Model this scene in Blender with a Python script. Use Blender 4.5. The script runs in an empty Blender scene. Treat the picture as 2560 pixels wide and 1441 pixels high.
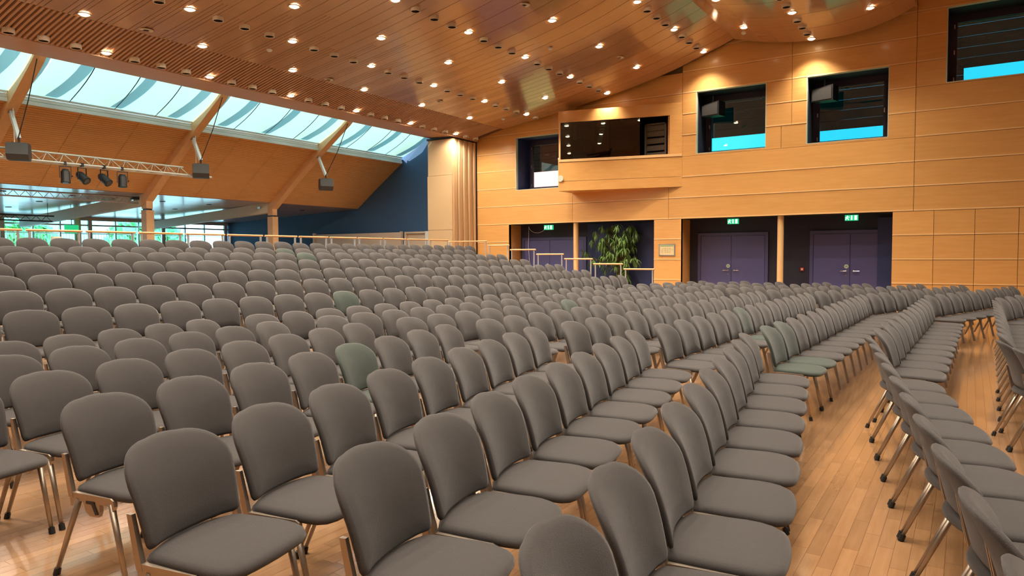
import bpy, math, random
from mathutils import Vector, Matrix
PI = math.pi
rnd = random.Random(7)
sc = bpy.context.scene
COL = sc.collection
R = math.radians

# ------------------------------------------------------------ camera
F_PX, YAW, PITCH, ROLL, CAM_H = 1750.4, .57964, .046592, -.004903, 1.53
def cam_matrix():
    cy, sy = math.cos(YAW), math.sin(YAW)
    Xd, Yd, Zd = Vector((cy, 0, -sy)), Vector((sy, 0, cy)), Vector((0, -1, 0))
    cp, sp = math.cos(PITCH), math.sin(PITCH)
    Rp = Matrix(((1, 0, 0), (0, cp, -sp), (0, sp, cp)))
    cr, sr = math.cos(ROLL), math.sin(ROLL)
    Rr = Matrix(((cr, -sr, 0), (sr, cr, 0), (0, 0, 1)))
    Q = Rr @ Rp
    M = Matrix((Q @ Xd, Q @ Yd, Q @ Zd)).transposed()      # world -> camera (x right, y down, z forward)
    return M
CM = cam_matrix()
def project(p):
    c = CM @ (Vector(p) - Vector((0, 0, CAM_H)))
    if c.z < .2: return None
    return 1280 + F_PX * c.x / c.z, 720.5 + F_PX * c.y / c.z, c.z
cd = bpy.data.cameras.new('camera'); cam = bpy.data.objects.new('camera', cd); COL.objects.link(cam)
cd.sensor_width = 36; cd.lens = F_PX / 2560 * 36; cd.clip_end = 300; cd.clip_start = .05
rows = [CM[0], -Vector(CM[1]), -Vector(CM[2])]
m3 = Matrix((rows[0], rows[1], rows[2])).transposed()
cam.matrix_world = Matrix.Translation((0, 0, CAM_H)) @ m3.to_4x4()
sc.camera = cam

# ------------------------------------------------------------ exposure, world, sun
sc.view_settings.view_transform = 'Standard'; sc.view_settings.look = 'None'
sc.view_settings.gamma = 1; sc.view_settings.use_curve_mapping = False
sc.view_settings.exposure = 0.0
LAMP_W, BULB = 104.0, 30.0
LAMP_COL = (1, .88, .72)
SKY = (.19, .70, 1.0); SKY_S = 6.5
w = bpy.data.worlds.new('sky'); sc.world = w; w.use_nodes = True
wn = w.node_tree; bg = wn.nodes['Background']
tc = wn.nodes.new('ShaderNodeTexCoord'); nz = wn.nodes.new('ShaderNodeTexNoise'); nz.inputs['Scale'].default_value = 3
rp = wn.nodes.new('ShaderNodeValToRGB')
rp.color_ramp.elements[0].position = .45; rp.color_ramp.elements[0].color = (*SKY, 1)
rp.color_ramp.elements[1].position = .72; rp.color_ramp.elements[1].color = (.75, .92, 1, 1)
wn.links.new(tc.outputs['Generated'], nz.inputs['Vector']); wn.links.new(nz.outputs['Fac'], rp.inputs[0])
wn.links.new(rp.outputs[0], bg.inputs[0]); bg.inputs[1].default_value = SKY_S
sd = bpy.data.lights.new('sun', 'SUN'); sd.energy = 12.0; sd.angle = R(.6); sd.color = (1, .95, .85)
sun = bpy.data.objects.new('sun', sd); COL.objects.link(sun)
sun.rotation_euler = Vector((-.75, -.50, .62)).to_track_quat('Z', 'Y').to_euler()
sc.cycles.use_denoising = True
sc.cycles.use_adaptive_sampling = True; sc.cycles.adaptive_threshold = .03
sc.cycles.max_bounces = 6; sc.cycles.diffuse_bounces = 4; sc.cycles.glossy_bounces = 3
sc.cycles.transmission_bounces = 5; sc.cycles.transparent_max_bounces = 6
sc.cycles.sample_clamp_indirect = 4; sc.cycles.caustics_reflective = False; sc.cycles.caustics_refractive = False

# ------------------------------------------------------------ materials
MATS = {}
def mat(name, col, rough=.5, metal=0, grain=0, gscale=(1, 1, 1), gcol=None, coat=0, emit=0, bump=0, bscale=200, spec=.5,
        trans=0, island=0, world_coord=True, sheen=0):
    m = bpy.data.materials.new(name); m.use_nodes = True
    nt = m.node_tree; b = nt.nodes['Principled BSDF']; L = nt.links.new
    b.inputs['Base Color'].default_value = (*col, 1); b.inputs['Roughness'].default_value = rough
    b.inputs['Metallic'].default_value = metal; b.inputs['Specular IOR Level'].default_value = spec
    if coat: b.inputs['Coat Weight'].default_value = min(1, coat); b.inputs['Coat Roughness'].default_value = .12; b.inputs['Coat IOR'].default_value = 1.5 + max(0, coat-1)
    if trans: b.inputs['Transmission Weight'].default_value = trans
    if sheen: b.inputs['Sheen Weight'].default_value = sheen; b.inputs['Sheen Roughness'].default_value = .3
    if emit:
        b.inputs['Emission Color'].default_value = (*col, 1); b.inputs['Emission Strength'].default_value = emit
    def coords():
        if world_coord:
            g = nt.nodes.new('ShaderNodeNewGeometry'); return g.outputs['Position']
        t = nt.nodes.new('ShaderNodeTexCoord'); return t.outputs['Object']
    src = None
    if grain:
        mp = nt.nodes.new('ShaderNodeMapping'); mp.inputs['Scale'].default_value = gscale; L(coords(), mp.inputs['Vector'])
        n = nt.nodes.new('ShaderNodeTexNoise'); n.inputs['Scale'].default_value = 1; n.inputs['Detail'].default_value = 5
        n.inputs['Roughness'].default_value = .6; L(mp.outputs[0], n.inputs['Vector'])
        r = nt.nodes.new('ShaderNodeValToRGB'); L(n.outputs['Fac'], r.inputs[0])
        g2 = gcol or tuple(c * .7 for c in col)
        r.color_ramp.elements[0].position = .3; r.color_ramp.elements[0].color = (*[c * (1 - grain) + d * grain for c, d in zip(col, g2)], 1)
        r.color_ramp.elements[1].position = .7; r.color_ramp.elements[1].color = (*col, 1)
        src = r.outputs[0]
    if island:
        g = nt.nodes.new('ShaderNodeNewGeometry'); oi = nt.nodes.new('ShaderNodeObjectInfo')
        a = nt.nodes.new('ShaderNodeMath'); a.operation = 'ADD'; L(g.outputs['Random Per Island'], a.inputs[0]); L(oi.outputs['Random'], a.inputs[1])
        fr = nt.nodes.new('ShaderNodeMath'); fr.operation = 'FRACT'; L(a.outputs[0], fr.inputs[0])
        hs = nt.nodes.new('ShaderNodeHueSaturation')
        mr = nt.nodes.new('ShaderNodeMapRange'); mr.inputs[3].default_value = 1 - island; mr.inputs[4].default_value = 1 + island
        L(fr.outputs[0], mr.inputs[0]); L(mr.outputs[0], hs.inputs['Value'])
        if src: L(src, hs.inputs['Color'])
        else: hs.inputs['Color'].default_value = (*col, 1)
        src = hs.outputs[0]
    if src: L(src, b.inputs['Base Color'])
    if bump:
        mp = nt.nodes.new('ShaderNodeMapping'); mp.inputs['Scale'].default_value = (bscale,) * 3; L(coords(), mp.inputs['Vector'])
        n = nt.nodes.new('ShaderNodeTexNoise'); n.inputs['Scale'].default_value = 1; n.inputs['Detail'].default_value = 2
        L(mp.outputs[0], n.inputs['Vector'])
        bp = nt.nodes.new('ShaderNodeBump'); bp.inputs['Strength'].default_value = bump; bp.inputs['Distance'].default_value = .01
        L(n.outputs['Fac'], bp.inputs['Height']); L(bp.outputs[0], b.inputs['Normal'])
    MATS[name] = m; return m
M_WALL = mat('maple_veneer', (.84, .46, .15), .38, grain=.5, gscale=(1.2, 8, 14), gcol=(.66, .31, .08), coat=.15, island=.05)
M_WALLEDGE = mat('maple_edge', (.93, .60, .27), .4)
M_FLOOR = mat('beech_parquet', (.43, .235, .11), .26, grain=.6, gscale=(30, 2.5, 10), gcol=(.33, .165, .07), coat=1.1, island=.16)
M_GAP = mat('parquet_gap', (.14, .07, .03), .8)
M_CEIL = mat('glossy_ceiling_veneer', (.54, .30, .165), .24, grain=.5, gscale=(1.0, 12, 6), gcol=(.44, .23, .12), coat=1.3, island=.06)
M_SLAT = mat('ceiling_slat_wood', (.56, .33, .22), .45, grain=.3, gscale=(1, 12, 6))
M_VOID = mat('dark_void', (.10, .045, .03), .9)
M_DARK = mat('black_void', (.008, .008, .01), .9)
M_SOFF = mat('soffit_wood', (.86, .48, .19), .5, grain=.5, gscale=(6, 1.2, 6), gcol=(.74, .38, .14))
M_SOFFBACK = mat('soffit_backing', (.10, .04, .015), .8)
M_GLULAM = mat('spruce_glulam', (.88, .54, .28), .5, grain=.6, gscale=(3, 10, 10), gcol=(.74, .42, .20))
M_PALEWOOD = mat('pale_spruce', (.92, .84, .66), .5, grain=.4, gscale=(2, 8, 8), gcol=(.82, .70, .50))
M_AISLE = mat('red_brown_panel', (.46, .30, .26), .28, grain=.4, gscale=(8, 1, 4), coat=.4)
M_NAVY = mat('navy_plaster', (.05, .11, .23), .75, bump=.15, bscale=40)
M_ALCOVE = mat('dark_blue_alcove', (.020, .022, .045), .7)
M_ALCOVE2 = mat('blue_alcove_panel', (.024, .045, .16), .55)
M_DOOR = mat('violet_blue_door', (.085, .090, .25), .5)
M_DOORF = mat('violet_blue_frame', (.07, .075, .20), .45)
M_STEEL = mat('brushed_steel', (.62, .60, .58), .3, metal=1)
M_CHROME = mat('polished_steel', (.8, .8, .8), .15, metal=1)
M_LEG = mat('champagne_metal', (.40, .33, .26), .40, metal=.85)
M_RUBBER = mat('black_rubber', (.012, .012, .012), .6)
M_FAB = mat('grey_upholstery', (.052, .046, .044), .85, bump=.35, bscale=420, world_coord=False, island=.06, sheen=.3)
M_FABG = mat('green_grey_upholstery', (.046, .060, .050), .85, bump=.35, bscale=420, world_coord=False, island=.04, sheen=.3)
M_SHELL = mat('grey_shell', (.13, .125, .125), .6)
M_TIER = mat('platform_top', (.42, .25, .14), .45, grain=.4, gscale=(14, 2, 4))
M_TIERSIDE = mat('platform_riser', (.30, .27, .25), .6)
M_RAILWOOD = mat('beech_handrail', (.86, .47, .22), .35)
M_RAILMETAL = mat('pale_rail_metal', (.60, .61, .63), .35, metal=.4)
M_WHITE = mat('white_paint', (.85, .86, .84), .5)
M_REVEAL = mat('pale_green_reveal', (.62, .74, .62), .5)
M_PARTEND = mat('partition_veneer', (.70, .48, .27), .45, grain=.5, gscale=(3, 3, .8), gcol=(.74, .45, .22))
M_PARTEDGE = mat('partition_dark_seal', (.20, .13, .06), .6)
M_BEIGE = mat('beige_panel', (.72, .56, .42), .5)
M_BLACK = mat('black_plastic', (.012, .012, .014), .45)
M_SPEAKER = mat('dark_grille', (.045, .042, .040), .55)
M_ALU = mat('truss_aluminium', (.80, .74, .66), .35, metal=.7)
M_TRUSSGREY = mat('grey_truss', (.42, .38, .37), .45, metal=.5)
M_TRUSSBLK = mat('black_truss', (.03, .03, .035), .4)
M_FRAME = mat('window_frame_navy', (.045, .04, .075), .4)
M_AWN = mat('dark_awning', (.008, .009, .011), .8)
M_GREEN = mat('exit_green', (.02, .55, .22), .4, emit=1.1)
M_EXITW = mat('exit_white', (.8, 1, .88), .4, emit=1.5)
M_BULB = mat('lamp_face', (1, .80, .50), .4, emit=BULB)
M_RING = mat('lamp_ring', (.75, .62, .48), .3, metal=.6)
M_CAN = mat('white_can', (.82, .74, .62), .45)
M_CANIN = mat('can_inside', (.015, .01, .008), .7)
M_LEAF = mat('plant_leaf', (.13, .25, .055), .45, island=.35)
M_LEAFY = mat('plant_leaf_yellow', (.35, .38, .05), .45, island=.2)
M_TRUNK = mat('plant_stem', (.17, .09, .05), .8)
M_POT = mat('grey_pot', (.09, .09, .10), .6)
M_TREE = mat('tree_leaf', (.35, .80, .38), .7, island=.4)
M_GRASS = mat('lawn', (.16, .32, .10), .9)
M_PAVE = mat('terrace_paving', (.75, .8, .82), .9)
M_RED = mat('call_point_red', (.6, .03, .03), .4)
M_PAPER = mat('plan_paper', (.80, .66, .36), .6)
M_PRINT = mat('plan_ink', (.35, .27, .14), .7)
M_PRINTG = mat('plan_green', (.12, .35, .15), .7)
M_SCREEN = mat('screen_glass', (.06, .065, .07), .15)
M_RACK = mat('rack_grey', (.34, .32, .30), .5)
M_CREAM = mat('cream_box', (.62, .62, .50), .6)
def glass_mat(name, tint, refl=.1, trans=.9):
    m = bpy.data.materials.new(name); m.use_nodes = True; nt = m.node_tree; nt.nodes.clear()
    o = nt.nodes.new('ShaderNodeOutputMaterial'); g = nt.nodes.new('ShaderNodeBsdfGlossy'); g.inputs['Roughness'].default_value = .01
    t = nt.nodes.new('ShaderNodeBsdfTransparent'); t.inputs[0].default_value = (*[c * trans for c in tint], 1)
    fr = nt.nodes.new('ShaderNodeFresnel'); fr.inputs[0].default_value = 1.5
    ad = nt.nodes.new('ShaderNodeMath'); ad.operation = 'ADD'; ad.use_clamp = True; ad.inputs[1].default_value = refl
    mx = nt.nodes.new('ShaderNodeMixShader'); L = nt.links.new
    L(fr.outputs[0], ad.inputs[0]); L(ad.outputs[0], mx.inputs[0]); L(t.outputs[0], mx.inputs[1]); L(g.outputs[0], mx.inputs[2]); L(mx.outputs[0], o.inputs[0])
    return m
M_GLASS = glass_mat('clear_pane', (.92, 1, .98), .02, .95)
M_GLASSW = glass_mat('reflective_pane', (.12, .46, .47), .10, 1)
M_GLASSL = glass_mat('clear_reflective_pane', (.92, .52, .46), .06, 1)
def fabric_mat():
    m = bpy.data.materials.new('shade_cloth'); m.use_nodes = True; nt = m.node_tree; nt.nodes.clear()
    o = nt.nodes.new('ShaderNodeOutputMaterial'); d = nt.nodes.new('ShaderNodeBsdfDiffuse'); d.inputs[0].default_value = (.80, .86, .86, 1)
    t = nt.nodes.new('ShaderNodeBsdfTranslucent'); t.inputs[0].default_value = (.30, .385, .35, 1)
    mx = nt.nodes.new('ShaderNodeMixShader'); mx.inputs[0].default_value = .8
    nt.links.new(d.outputs[0], mx.inputs[1]); nt.links.new(t.outputs[0], mx.inputs[2]); nt.links.new(mx.outputs[0], o.inputs[0]); return m
M_CLOTH = fabric_mat()

# ------------------------------------------------------------ mesh helpers
class MB:
    def __init__(s): s.v = []; s.f = []; s.m = []; s.mi = 0
    def quad(s, a, b, c, d):
        n = len(s.v); s.v += [a, b, c, d]; s.f.append((n, n+1, n+2, n+3)); s.m.append(s.mi)
    def box(s, x0, x1, y0, y1, z0, z1):
        n = len(s.v)
        s.v += [(x0,y0,z0),(x1,y0,z0),(x1,y1,z0),(x0,y1,z0),(x0,y0,z1),(x1,y0,z1),(x1,y1,z1),(x0,y1,z1)]
        for f in ((0,3,2,1),(4,5,6,7),(0,1,5,4),(1,2,6,5),(2,3,7,6),(3,0,4,7)): s.f.append(tuple(n+i for i in f)); s.m.append(s.mi)
        return s
    def hexa(s, pts):           # 8 points, bottom 4 then top 4
        n = len(s.v); s.v += [tuple(p) for p in pts]
        for f in ((0,3,2,1),(4,5,6,7),(0,1,5,4),(1,2,6,5),(2,3,7,6),(3,0,4,7)): s.f.append(tuple(n+i for i in f)); s.m.append(s.mi)
        return s
    def beam(s, p, q, wy, hz, up=(0, 0, 1)):
        p, q = Vector(p), Vector(q); d = (q - p).normalized(); up = Vector(up)
        if abs(d.dot(up)) > .99: up = Vector((1, 0, 0))
        a = d.cross(up).normalized(); b = a.cross(d).normalized(); a *= wy/2; b *= hz/2
        s.hexa([p-a-b, q-a-b, q+a-b, p+a-b, p-a+b, q-a+b, q+a+b, p+a+b]); return s
    def tube(s, p, q, r0, r1=None, n=8, sx=1, cap=True):
        p, q = Vector(p), Vector(q); r1 = r0 if r1 is None else r1
        d = (q - p).normalized(); up = Vector((0, 0, 1)) if abs(d.z) < .9 else Vector((0, 1, 0))
        a = d.cross(up).normalized(); b = a.cross(d); k = len(s.v)
        for c, r in ((p, r0), (q, r1)):
            for i in range(n):
                t = 2*PI*i/n; s.v.append(tuple(c + a*math.cos(t)*r*sx + b*math.sin(t)*r))
        for i in range(n):
            j = (i+1) % n; s.f.append((k+i, k+j, k+n+j, k+n+i)); s.m.append(s.mi)
        if cap:
            s.f.append(tuple(k+i for i in range(n))[::-1]); s.m.append(s.mi); s.f.append(tuple(k+n+i for i in range(n))); s.m.append(s.mi)
        return s
    def path(s, pts, r, n=6):
        for a, b in zip(pts[:-1], pts[1:]): s.tube(a, b, r, n=n)
        return s
    def prism(s, poly, axis, a, b):     # polygon in the two other axes, extruded along axis from a to b
        def P(u, v, t): return {'x': (t, u, v), 'y': (u, t, v), 'z': (u, v, t)}[axis]
        n = len(poly); k = len(s.v)
        s.v += [P(u, v, a) for u, v in poly] + [P(u, v, b) for u, v in poly]
        for i in range(n):
            j = (i+1) % n; s.f.append((k+i, k+j, k+n+j, k+n+i)); s.m.append(s.mi)
        s.f.append(tuple(range(k, k+n))[::-1]); s.m.append(s.mi); s.f.append(tuple(range(k+n, k+2*n))); s.m.append(s.mi)
        return s
    def lathe(s, c, prof, n=20, axis='z', flip=1):
        k = len(s.v); c = Vector(c)
        for r, h in prof:
            for i in range(n):
                t = 2*PI*i/n
                o = {'z': (r*math.cos(t), r*math.sin(t), h), 'y': (r*math.cos(t), h, r*math.sin(t)), 'x': (h, r*math.cos(t), r*math.sin(t))}[axis]
                s.v.append(tuple(c + Vector(o)))
        for j in range(len(prof)-1):
            for i in range(n):
                i2 = (i+1) % n
                s.f.append((k+j*n+i, k+j*n+i2, k+(j+1)*n+i2, k+(j+1)*n+i)); s.m.append(s.mi)
        return s
    def mesh(s, name, mats, smooth=False, recalc=False):
        me = bpy.data.meshes.new(name); me.from_pydata(s.v, [], s.f)
        for m in (mats if isinstance(mats, (list, tuple)) else [mats]): me.materials.append(m)
        if any(s.m): me.polygons.foreach_set('material_index', s.m)
        if recalc:
            import bmesh
            bm = bmesh.new(); bm.from_mesh(me); bmesh.ops.recalc_face_normals(bm, faces=bm.faces); bm.to_mesh(me); bm.free()
        if smooth: me.polygons.foreach_set('use_smooth', [True]*len(me.polygons))
        me.update(); return me
def link(name, me, parent=None, loc=(0, 0, 0), rz=0):
    o = bpy.data.objects.new(name, me); COL.objects.link(o); o.location = loc
    if rz: o.rotation_euler = (0, 0, rz)
    if parent: o.parent = parent
    return o
def part(name, mb, mats, parent=None, smooth=False, label=None, recalc=True):
    o = link(name, mb.mesh(name, mats, smooth, recalc), parent)
    if smooth and smooth != 'full':
        pass
    if label: o['label'] = label
    return o
def thing(name, label, cat, loc=(0, 0, 0), rz=0, group=None):
    o = link(name, None, None, loc, rz); o.empty_display_size = .1
    o['label'] = label; o['category'] = cat
    if group: o['group'] = group
    return o
def tag(o, label, cat, group=None, kind=None):
    o['label'] = label; o['category'] = cat
    if group: o['group'] = group
    if kind: o['kind'] = kind
    return o
def struct(name, label=None, cat=None, mb=None, mats=None, recalc=True):
    o = link(name, mb.mesh(name, mats, recalc=recalc) if mb else None); o['kind'] = 'structure'
    if label: o['label'] = label
    if cat: o['category'] = cat
    return o
ORD = 'first second third fourth fifth sixth seventh eighth ninth tenth eleventh twelfth thirteenth fourteenth fifteenth sixteenth seventeenth eighteenth nineteenth twentieth twenty-first twenty-second twenty-third twenty-fourth twenty-fifth twenty-sixth twenty-seventh twenty-eighth twenty-ninth thirtieth thirty-first thirty-second'.split()

YB = 20.5          # wall plane
YA = 21.3          # alcove back plane
# ------------------------------------------------------------ floor
floor = struct('floor', 'light beech strip parquet floor under all the chairs', 'floor',
               MB().box(-30, 9.2, -6, 22.6, -.3, -.006), M_GAP)
BW, BL = .075, .46
BX0, BX1, BY0, BY1 = -4.5, 1.875, .6, 13.02
slots = []
nx = int(round((BX1-BX0)/BW))
for i in range(nx):
    x = BX0 + i*BW; y = BY0 - rnd.random()*BL
    while y < BY1:
        a, b = max(y, BY0), min(y+BL, BY1)
        if b-a > .03: slots.append((x, a, b))
        y += BL
def board_rank(s):
    x, a, b = s; p = project((x+.037, (a+b)/2, 0))
    if not p or not (-20 < p[0] < 2580 and 0 < p[1] < 1460): return 1e9
    hid = 0
    xr = x + .04*(a-6)*0
    if -1.2 < x < -.2 and a > 1.8: hid = 0
    elif x < -2.3 and a < 2.3: hid = 1
    elif x > -.2: hid = 2.5
    else: hid = 5
    return p[2] + hid
order = sorted(range(len(slots)), key=lambda i: board_rank(slots[i]))
single = set(order[:300])
meshes = {}
rest = MB()
def board_box(mb, x, a, b): mb.box(x+.0006, x+BW-.0006, a+.0006, b-.0006, -.02, 0)
for i, (x, a, b) in enumerate(slots):
    if i in single:
        k = round(b-a, 2)
        if k not in meshes:
            mm = MB(); mm.box(.0006, BW-.0006, .0006, b-a-.0006, -.02, 0); meshes[k] = mm.mesh('floor_board', M_FLOOR)
        link('floor_board', meshes[k], floor, (x, a, 0))
    else: board_box(rest, x, a, b)
o = part('floor_boards', rest, M_FLOOR, floor, recalc=False); o['kind'] = 'stuff'
far = MB()
for (x0, x1, y0, y1) in ((-30, BX0, -6, 22.6), (BX1, 9.2, -6, 22.6), (BX0, BX1, -6, BY0), (BX0, BX1, BY1, 22.6)):
    y = y0
    x = x0
    while x < x1-1e-6:                       # broad strips; too far away to tell the boards apart
        xx = min(x+.3, x1); yy = y0 - rnd.random()*3
        while yy < y1:
            a, b = max(yy, y0), min(yy+3, y1)
            if b > a: far.box(x+.001, xx-.001, a, b, -.02, 0)
            yy += 3
        x = xx
o = part('outer_parquet', far, M_FLOOR, floor, recalc=False); o['kind'] = 'stuff'

# ------------------------------------------------------------ back wall of veneer panels
OPEN = [  # x0,x1,z0,z1 openings in the wall
    (-13.54, -8.18, 0, 2.6), (-7.32, -1.70, 0, 2.6),
    (-13.23, -11.2, 3.79, 5.58), (-6.87, -4.89, 4.52, 6.325), (-3.81, -1.85, 4.53, 6.325), (-.59, 1.40, 5.74, 7.565),
    (-10.9, -7.75, 4.45, 5.85)]
def subtract(rects, o):
    out = []
    for (a, b, c, d) in rects:
        x0, x1, z0, z1 = max(a, o[0]), min(b, o[1]), max(c, o[2]), min(d, o[3])
        if x0 >= x1 or z0 >= z1: out.append((a, b, c, d)); continue
        if c < z0: out.append((a, b, c, z0))
        if z1 < d: out.append((a, b, z1, d))
        if a < x0: out.append((a, x0, z0, z1))
        if x1 < b: out.append((x1, b, z0, z1))
    return [r for r in out if r[1]-r[0] > .02 and r[3]-r[2] > .008]
wall = struct('wall_back', 'tall wall clad in orange maple veneer panels behind the seating', 'wall')
rects = [(-14.95, 9.1, 0, 9.6)]
for op in OPEN: rects = subtract(rects, op)
mb = MB()
for a, b, c, d in rects: mb.box(a, b, YB+.05, YB+.14, c, d)
part('backing', mb, M_PARTEDGE, wall)
bands = [.0, .125] + [.125 + .62*k for k in range(1, 17)]
JO = {0: [-.79, .07, .94, 3.3, 5.7], 1: [-.79, .07, .94, 3.3, 5.7], 2: [-.79, .07, .94, 3.3, 5.7], 3: [-.79, .07, .94, 3.3, 5.7], 4: [-.79, .07, .94, 3.3, 5.7],
      5: [-11.02, -7.72, -1.24, 2.4, 5.4], 6: [-11.02, -7.72, -1.24, 2.4, 5.4], 7: [-10.2, -7.3, -1.24, 2.4, 5.4],
      8: [-7.3, -4.47, -1.24, 2.4, 5.4], 9: [-7.3, -4.2, -1.24, 2.4, 5.4]}
for k in range(len(bands)-1):
    z0, z1 = bands[k], bands[k+1]
    js = [-14.9] + JO.get(k, [-10.9, -7.3, -4.2, -1.24, 2.4, 5.4]) + [9.05]
    for xa, xb in zip(js[:-1], js[1:]):
        if z0 > 6.4 and xb < -7: continue
        rs = [(xa+.005, xb-.005, z0+.005, z1-.002)]
        for op in OPEN: rs = subtract(rs, op)
        if not rs: continue
        mb = MB()
        for a, b, c, d in rs:
            mb.mi = 0
            if abs(c-(z0+.005)) < .001 and d-c > .1:
                mb.box(a, b, YB, YB+.05, c+.035, d); mb.mi = 1; mb.box(a, b, YB-.008, YB+.05, c, c+.035)  # solid-wood lip, paler to put the light on its chamfer into colour
            else: mb.box(a, b, YB, YB+.05, c, d)
        part('wall_panel', mb, [M_WALL, M_WALLEDGE], wall)
# pier returns (sides of the openings)
mb = MB()
for x, s in ((-13.54, -1), (-8.18, 1), (-7.32, -1), (-1.70, 1)):
    mb.box(min(x, x+.12*s), max(x, x+.12*s), YB+.02, YA, 0, 2.6)
part('pier_return', mb, M_WALL, wall)
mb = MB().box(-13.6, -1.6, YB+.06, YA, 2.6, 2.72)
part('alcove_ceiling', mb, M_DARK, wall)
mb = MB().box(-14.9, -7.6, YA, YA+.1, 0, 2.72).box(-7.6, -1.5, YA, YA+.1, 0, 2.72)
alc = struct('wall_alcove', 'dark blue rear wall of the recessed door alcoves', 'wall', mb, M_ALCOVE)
part('left_panel', MB().box(-13.54, -13.2, YA-.012, YA-.002, 0, 2.6), M_ALCOVE, alc)  # flat panel in the alcove wall's own blue
part('blue_panel', MB().box(-10.88, -8.2, YA-.012, YA-.002, 0, 2.58).box(-2.11, -1.70, YA-.06, YA-.002, 0, 2.5), M_ALCOVE2, alc, label='brighter blue panel')
# solid wall above the alcoves, behind the veneer, so no daylight leaks
mb = MB()
up = [(-15.99, 9.1, 2.72, 9.6)]
for op in OPEN[2:]: up = subtract(up, op)
for a, b, c, d in up: mb.box(a, b, YB+.14, YB+.3, c, d)
mb.box(-1.5, 9.1, YB+.14, YB+.3, 0, 2.72).box(-15.99, -14.9, YB+.14, YB+.3, 0, 2.72)
part('masonry', mb, M_DARK, wall)

# ------------------------------------------------------------ windows in the back wall
awn_edge = {1: 4.35, 2: 4.92, 3: 4.83, 4: 6.03}
for n, (x0, x1, z0, z1) in enumerate(OPEN[2:6], 1):
    wd = struct('window_%d' % n, ['leftmost square inner window beside the projection booth, in deep blue recess',
        'square window with loudspeaker, right of the projection booth', 'square window with loudspeaker above the double doors',
        'highest square window at the upper right corner'][n-1], 'window')
    t = .05
    part('reveal', MB().box(x0-.01, x0+.008, YB-.003, YB+.12, z0, z1).box(x0, x1, YB-.003, YB+.12, z1-.006, z1+.012)
         .box(x0, x1, YB-.003, YB+.12, z0-.012, z0+.006).box(x1-.008, x1+.01, YB-.003, YB+.12, z0, z1), M_REVEAL, wd)
    yf = YA + .05
    part('recess_lining', MB().box(x0-.01, x0+.01, YB+.12, yf+.1, z0, z1).box(x1-.01, x1+.01, YB+.12, yf+.1, z0, z1)
         .box(x0, x1, YB+.12, yf+.1, z1-.01, z1+.01).box(x0, x1, YB+.12, yf+.1, z0-.01, z0+.008), M_ALCOVE2 if n == 1 else M_ALCOVE, wd)
    fr = MB(); a, b, c, d = x0+.01, x1-.01, z0+.008, z1-.01
    for q in ((a, a+.13, c, d), (b-.13, b, c, d), (a+.13, b-.13, c, c+.10), (a+.13, b-.13, d-.13, d)): fr.box(q[0], q[1], yf, yf+.07, q[2], q[3])
    fo = part('window_frame', fr, M_FRAME, wd)
    sash = MB(); a2, b2, c2, d2 = a+.12, b-.12, c+.09, d-.12
    for q in ((a2, a2+.06, c2, d2), (b2-.06, b2, c2, d2), (a2+.06, b2-.06, c2, c2+.05), (a2+.06, b2-.06, d2-.06, d2)): sash.box(q[0], q[1], yf-.02, yf+.04, q[2], q[3])
    so = part('sash', sash, M_FRAME, wd)
    hm = MB()
    for hz in (c2+.12, (c2+d2)/2, d2-.15): hm.box(a2-.012, a2+.012, yf-.035, yf-.01, hz-.05, hz+.05)
    part('hinge', hm, M_STEEL, so)
    part('window_handle', MB().box(b2-.045, b2-.02, yf-.045, yf-.02, (c2+d2)/2-.1, (c2+d2)/2+.02), M_WHITE, so)
    part('pane', MB().box(a2+.05, b2-.05, yf+.005, yf+.012, c2+.04, d2-.05), M_GLASSL if n == 1 else M_GLASSW, wd)
    ze = CAM_H + (awn_edge[n]-CAM_H) * 23.2/YB
    zt = z1 + .05
    aw = MB()
    for i in range(5):
        u0, u1 = i/5, (i+1)/5-.015
        y0_, y1_ = yf+.15+(23.2-yf-.15)*u0, yf+.15+(23.2-yf-.15)*u1
        za, zb = zt+(ze-zt)*u0, zt+(ze-zt)*u1
        aw.hexa([(x0-1, y0_, za-.02), (x1+1.6, y0_, za-.02), (x1+1.6, y1_, zb-.02), (x0-1, y1_, zb-.02), (x0-1, y0_, za), (x1+1.6, y0_, za), (x1+1.6, y1_, zb), (x0-1, y1_, zb)])
    part('outside_awning', aw, M_AWN, wd)

# ------------------------------------------------------------ doors
def double_door(n, x0, x1, z1, label, mid, flip=0):
    d = struct('door_%d' % n, label, 'door')
    f = MB()
    for q in ((x0, x0+.09, 0, z1), (x1-.09, x1, 0, z1), (x0+.09, x1-.09, z1-.09, z1)): f.box(q[0], q[1], YA-.05, YA-.012, q[2], q[3])
    part('door_frame', f, M_DOORF, d)
    for s, (a, b) in enumerate(((x0+.10, mid-.006), (mid+.006, x1-.10))):
        leaf = part('door_leaf', MB().box(a, b, YA-.04, YA-.012, .01, z1-.10), M_DOOR, d)
        hx = mid-.09 if s == 0 else mid+.09
        part('door_handle', MB().tube((hx, YA-.09, 1.05), (hx, YA-.04, 1.05), .012).tube((hx, YA-.09, 1.05), (hx+(-.15 if s == 0 else .15), YA-.09, 1.05), .011)
             .tube((hx, YA-.045, 1.05), (hx, YA-.04, 1.05), .026, n=14), M_CHROME, leaf)
        if s == 0:
            part('lock', MB().tube((hx, YA-.048, .93), (hx, YA-.04, .93), .022, n=14), M_CHROME, leaf)
            part('door_sticker', MB().tube((hx+.0, YA-.044, 1.18), (hx, YA-.040, 1.18), .055, n=24), M_REVEAL, leaf, label='round pale sign')
            part('sticker_mark', MB().box(hx-.028, hx-.006, YA-.046, YA-.044, 1.155, 1.205).box(hx+.006, hx+.028, YA-.046, YA-.044, 1.155, 1.205), M_PRINTG, leaf)
    return d
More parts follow.
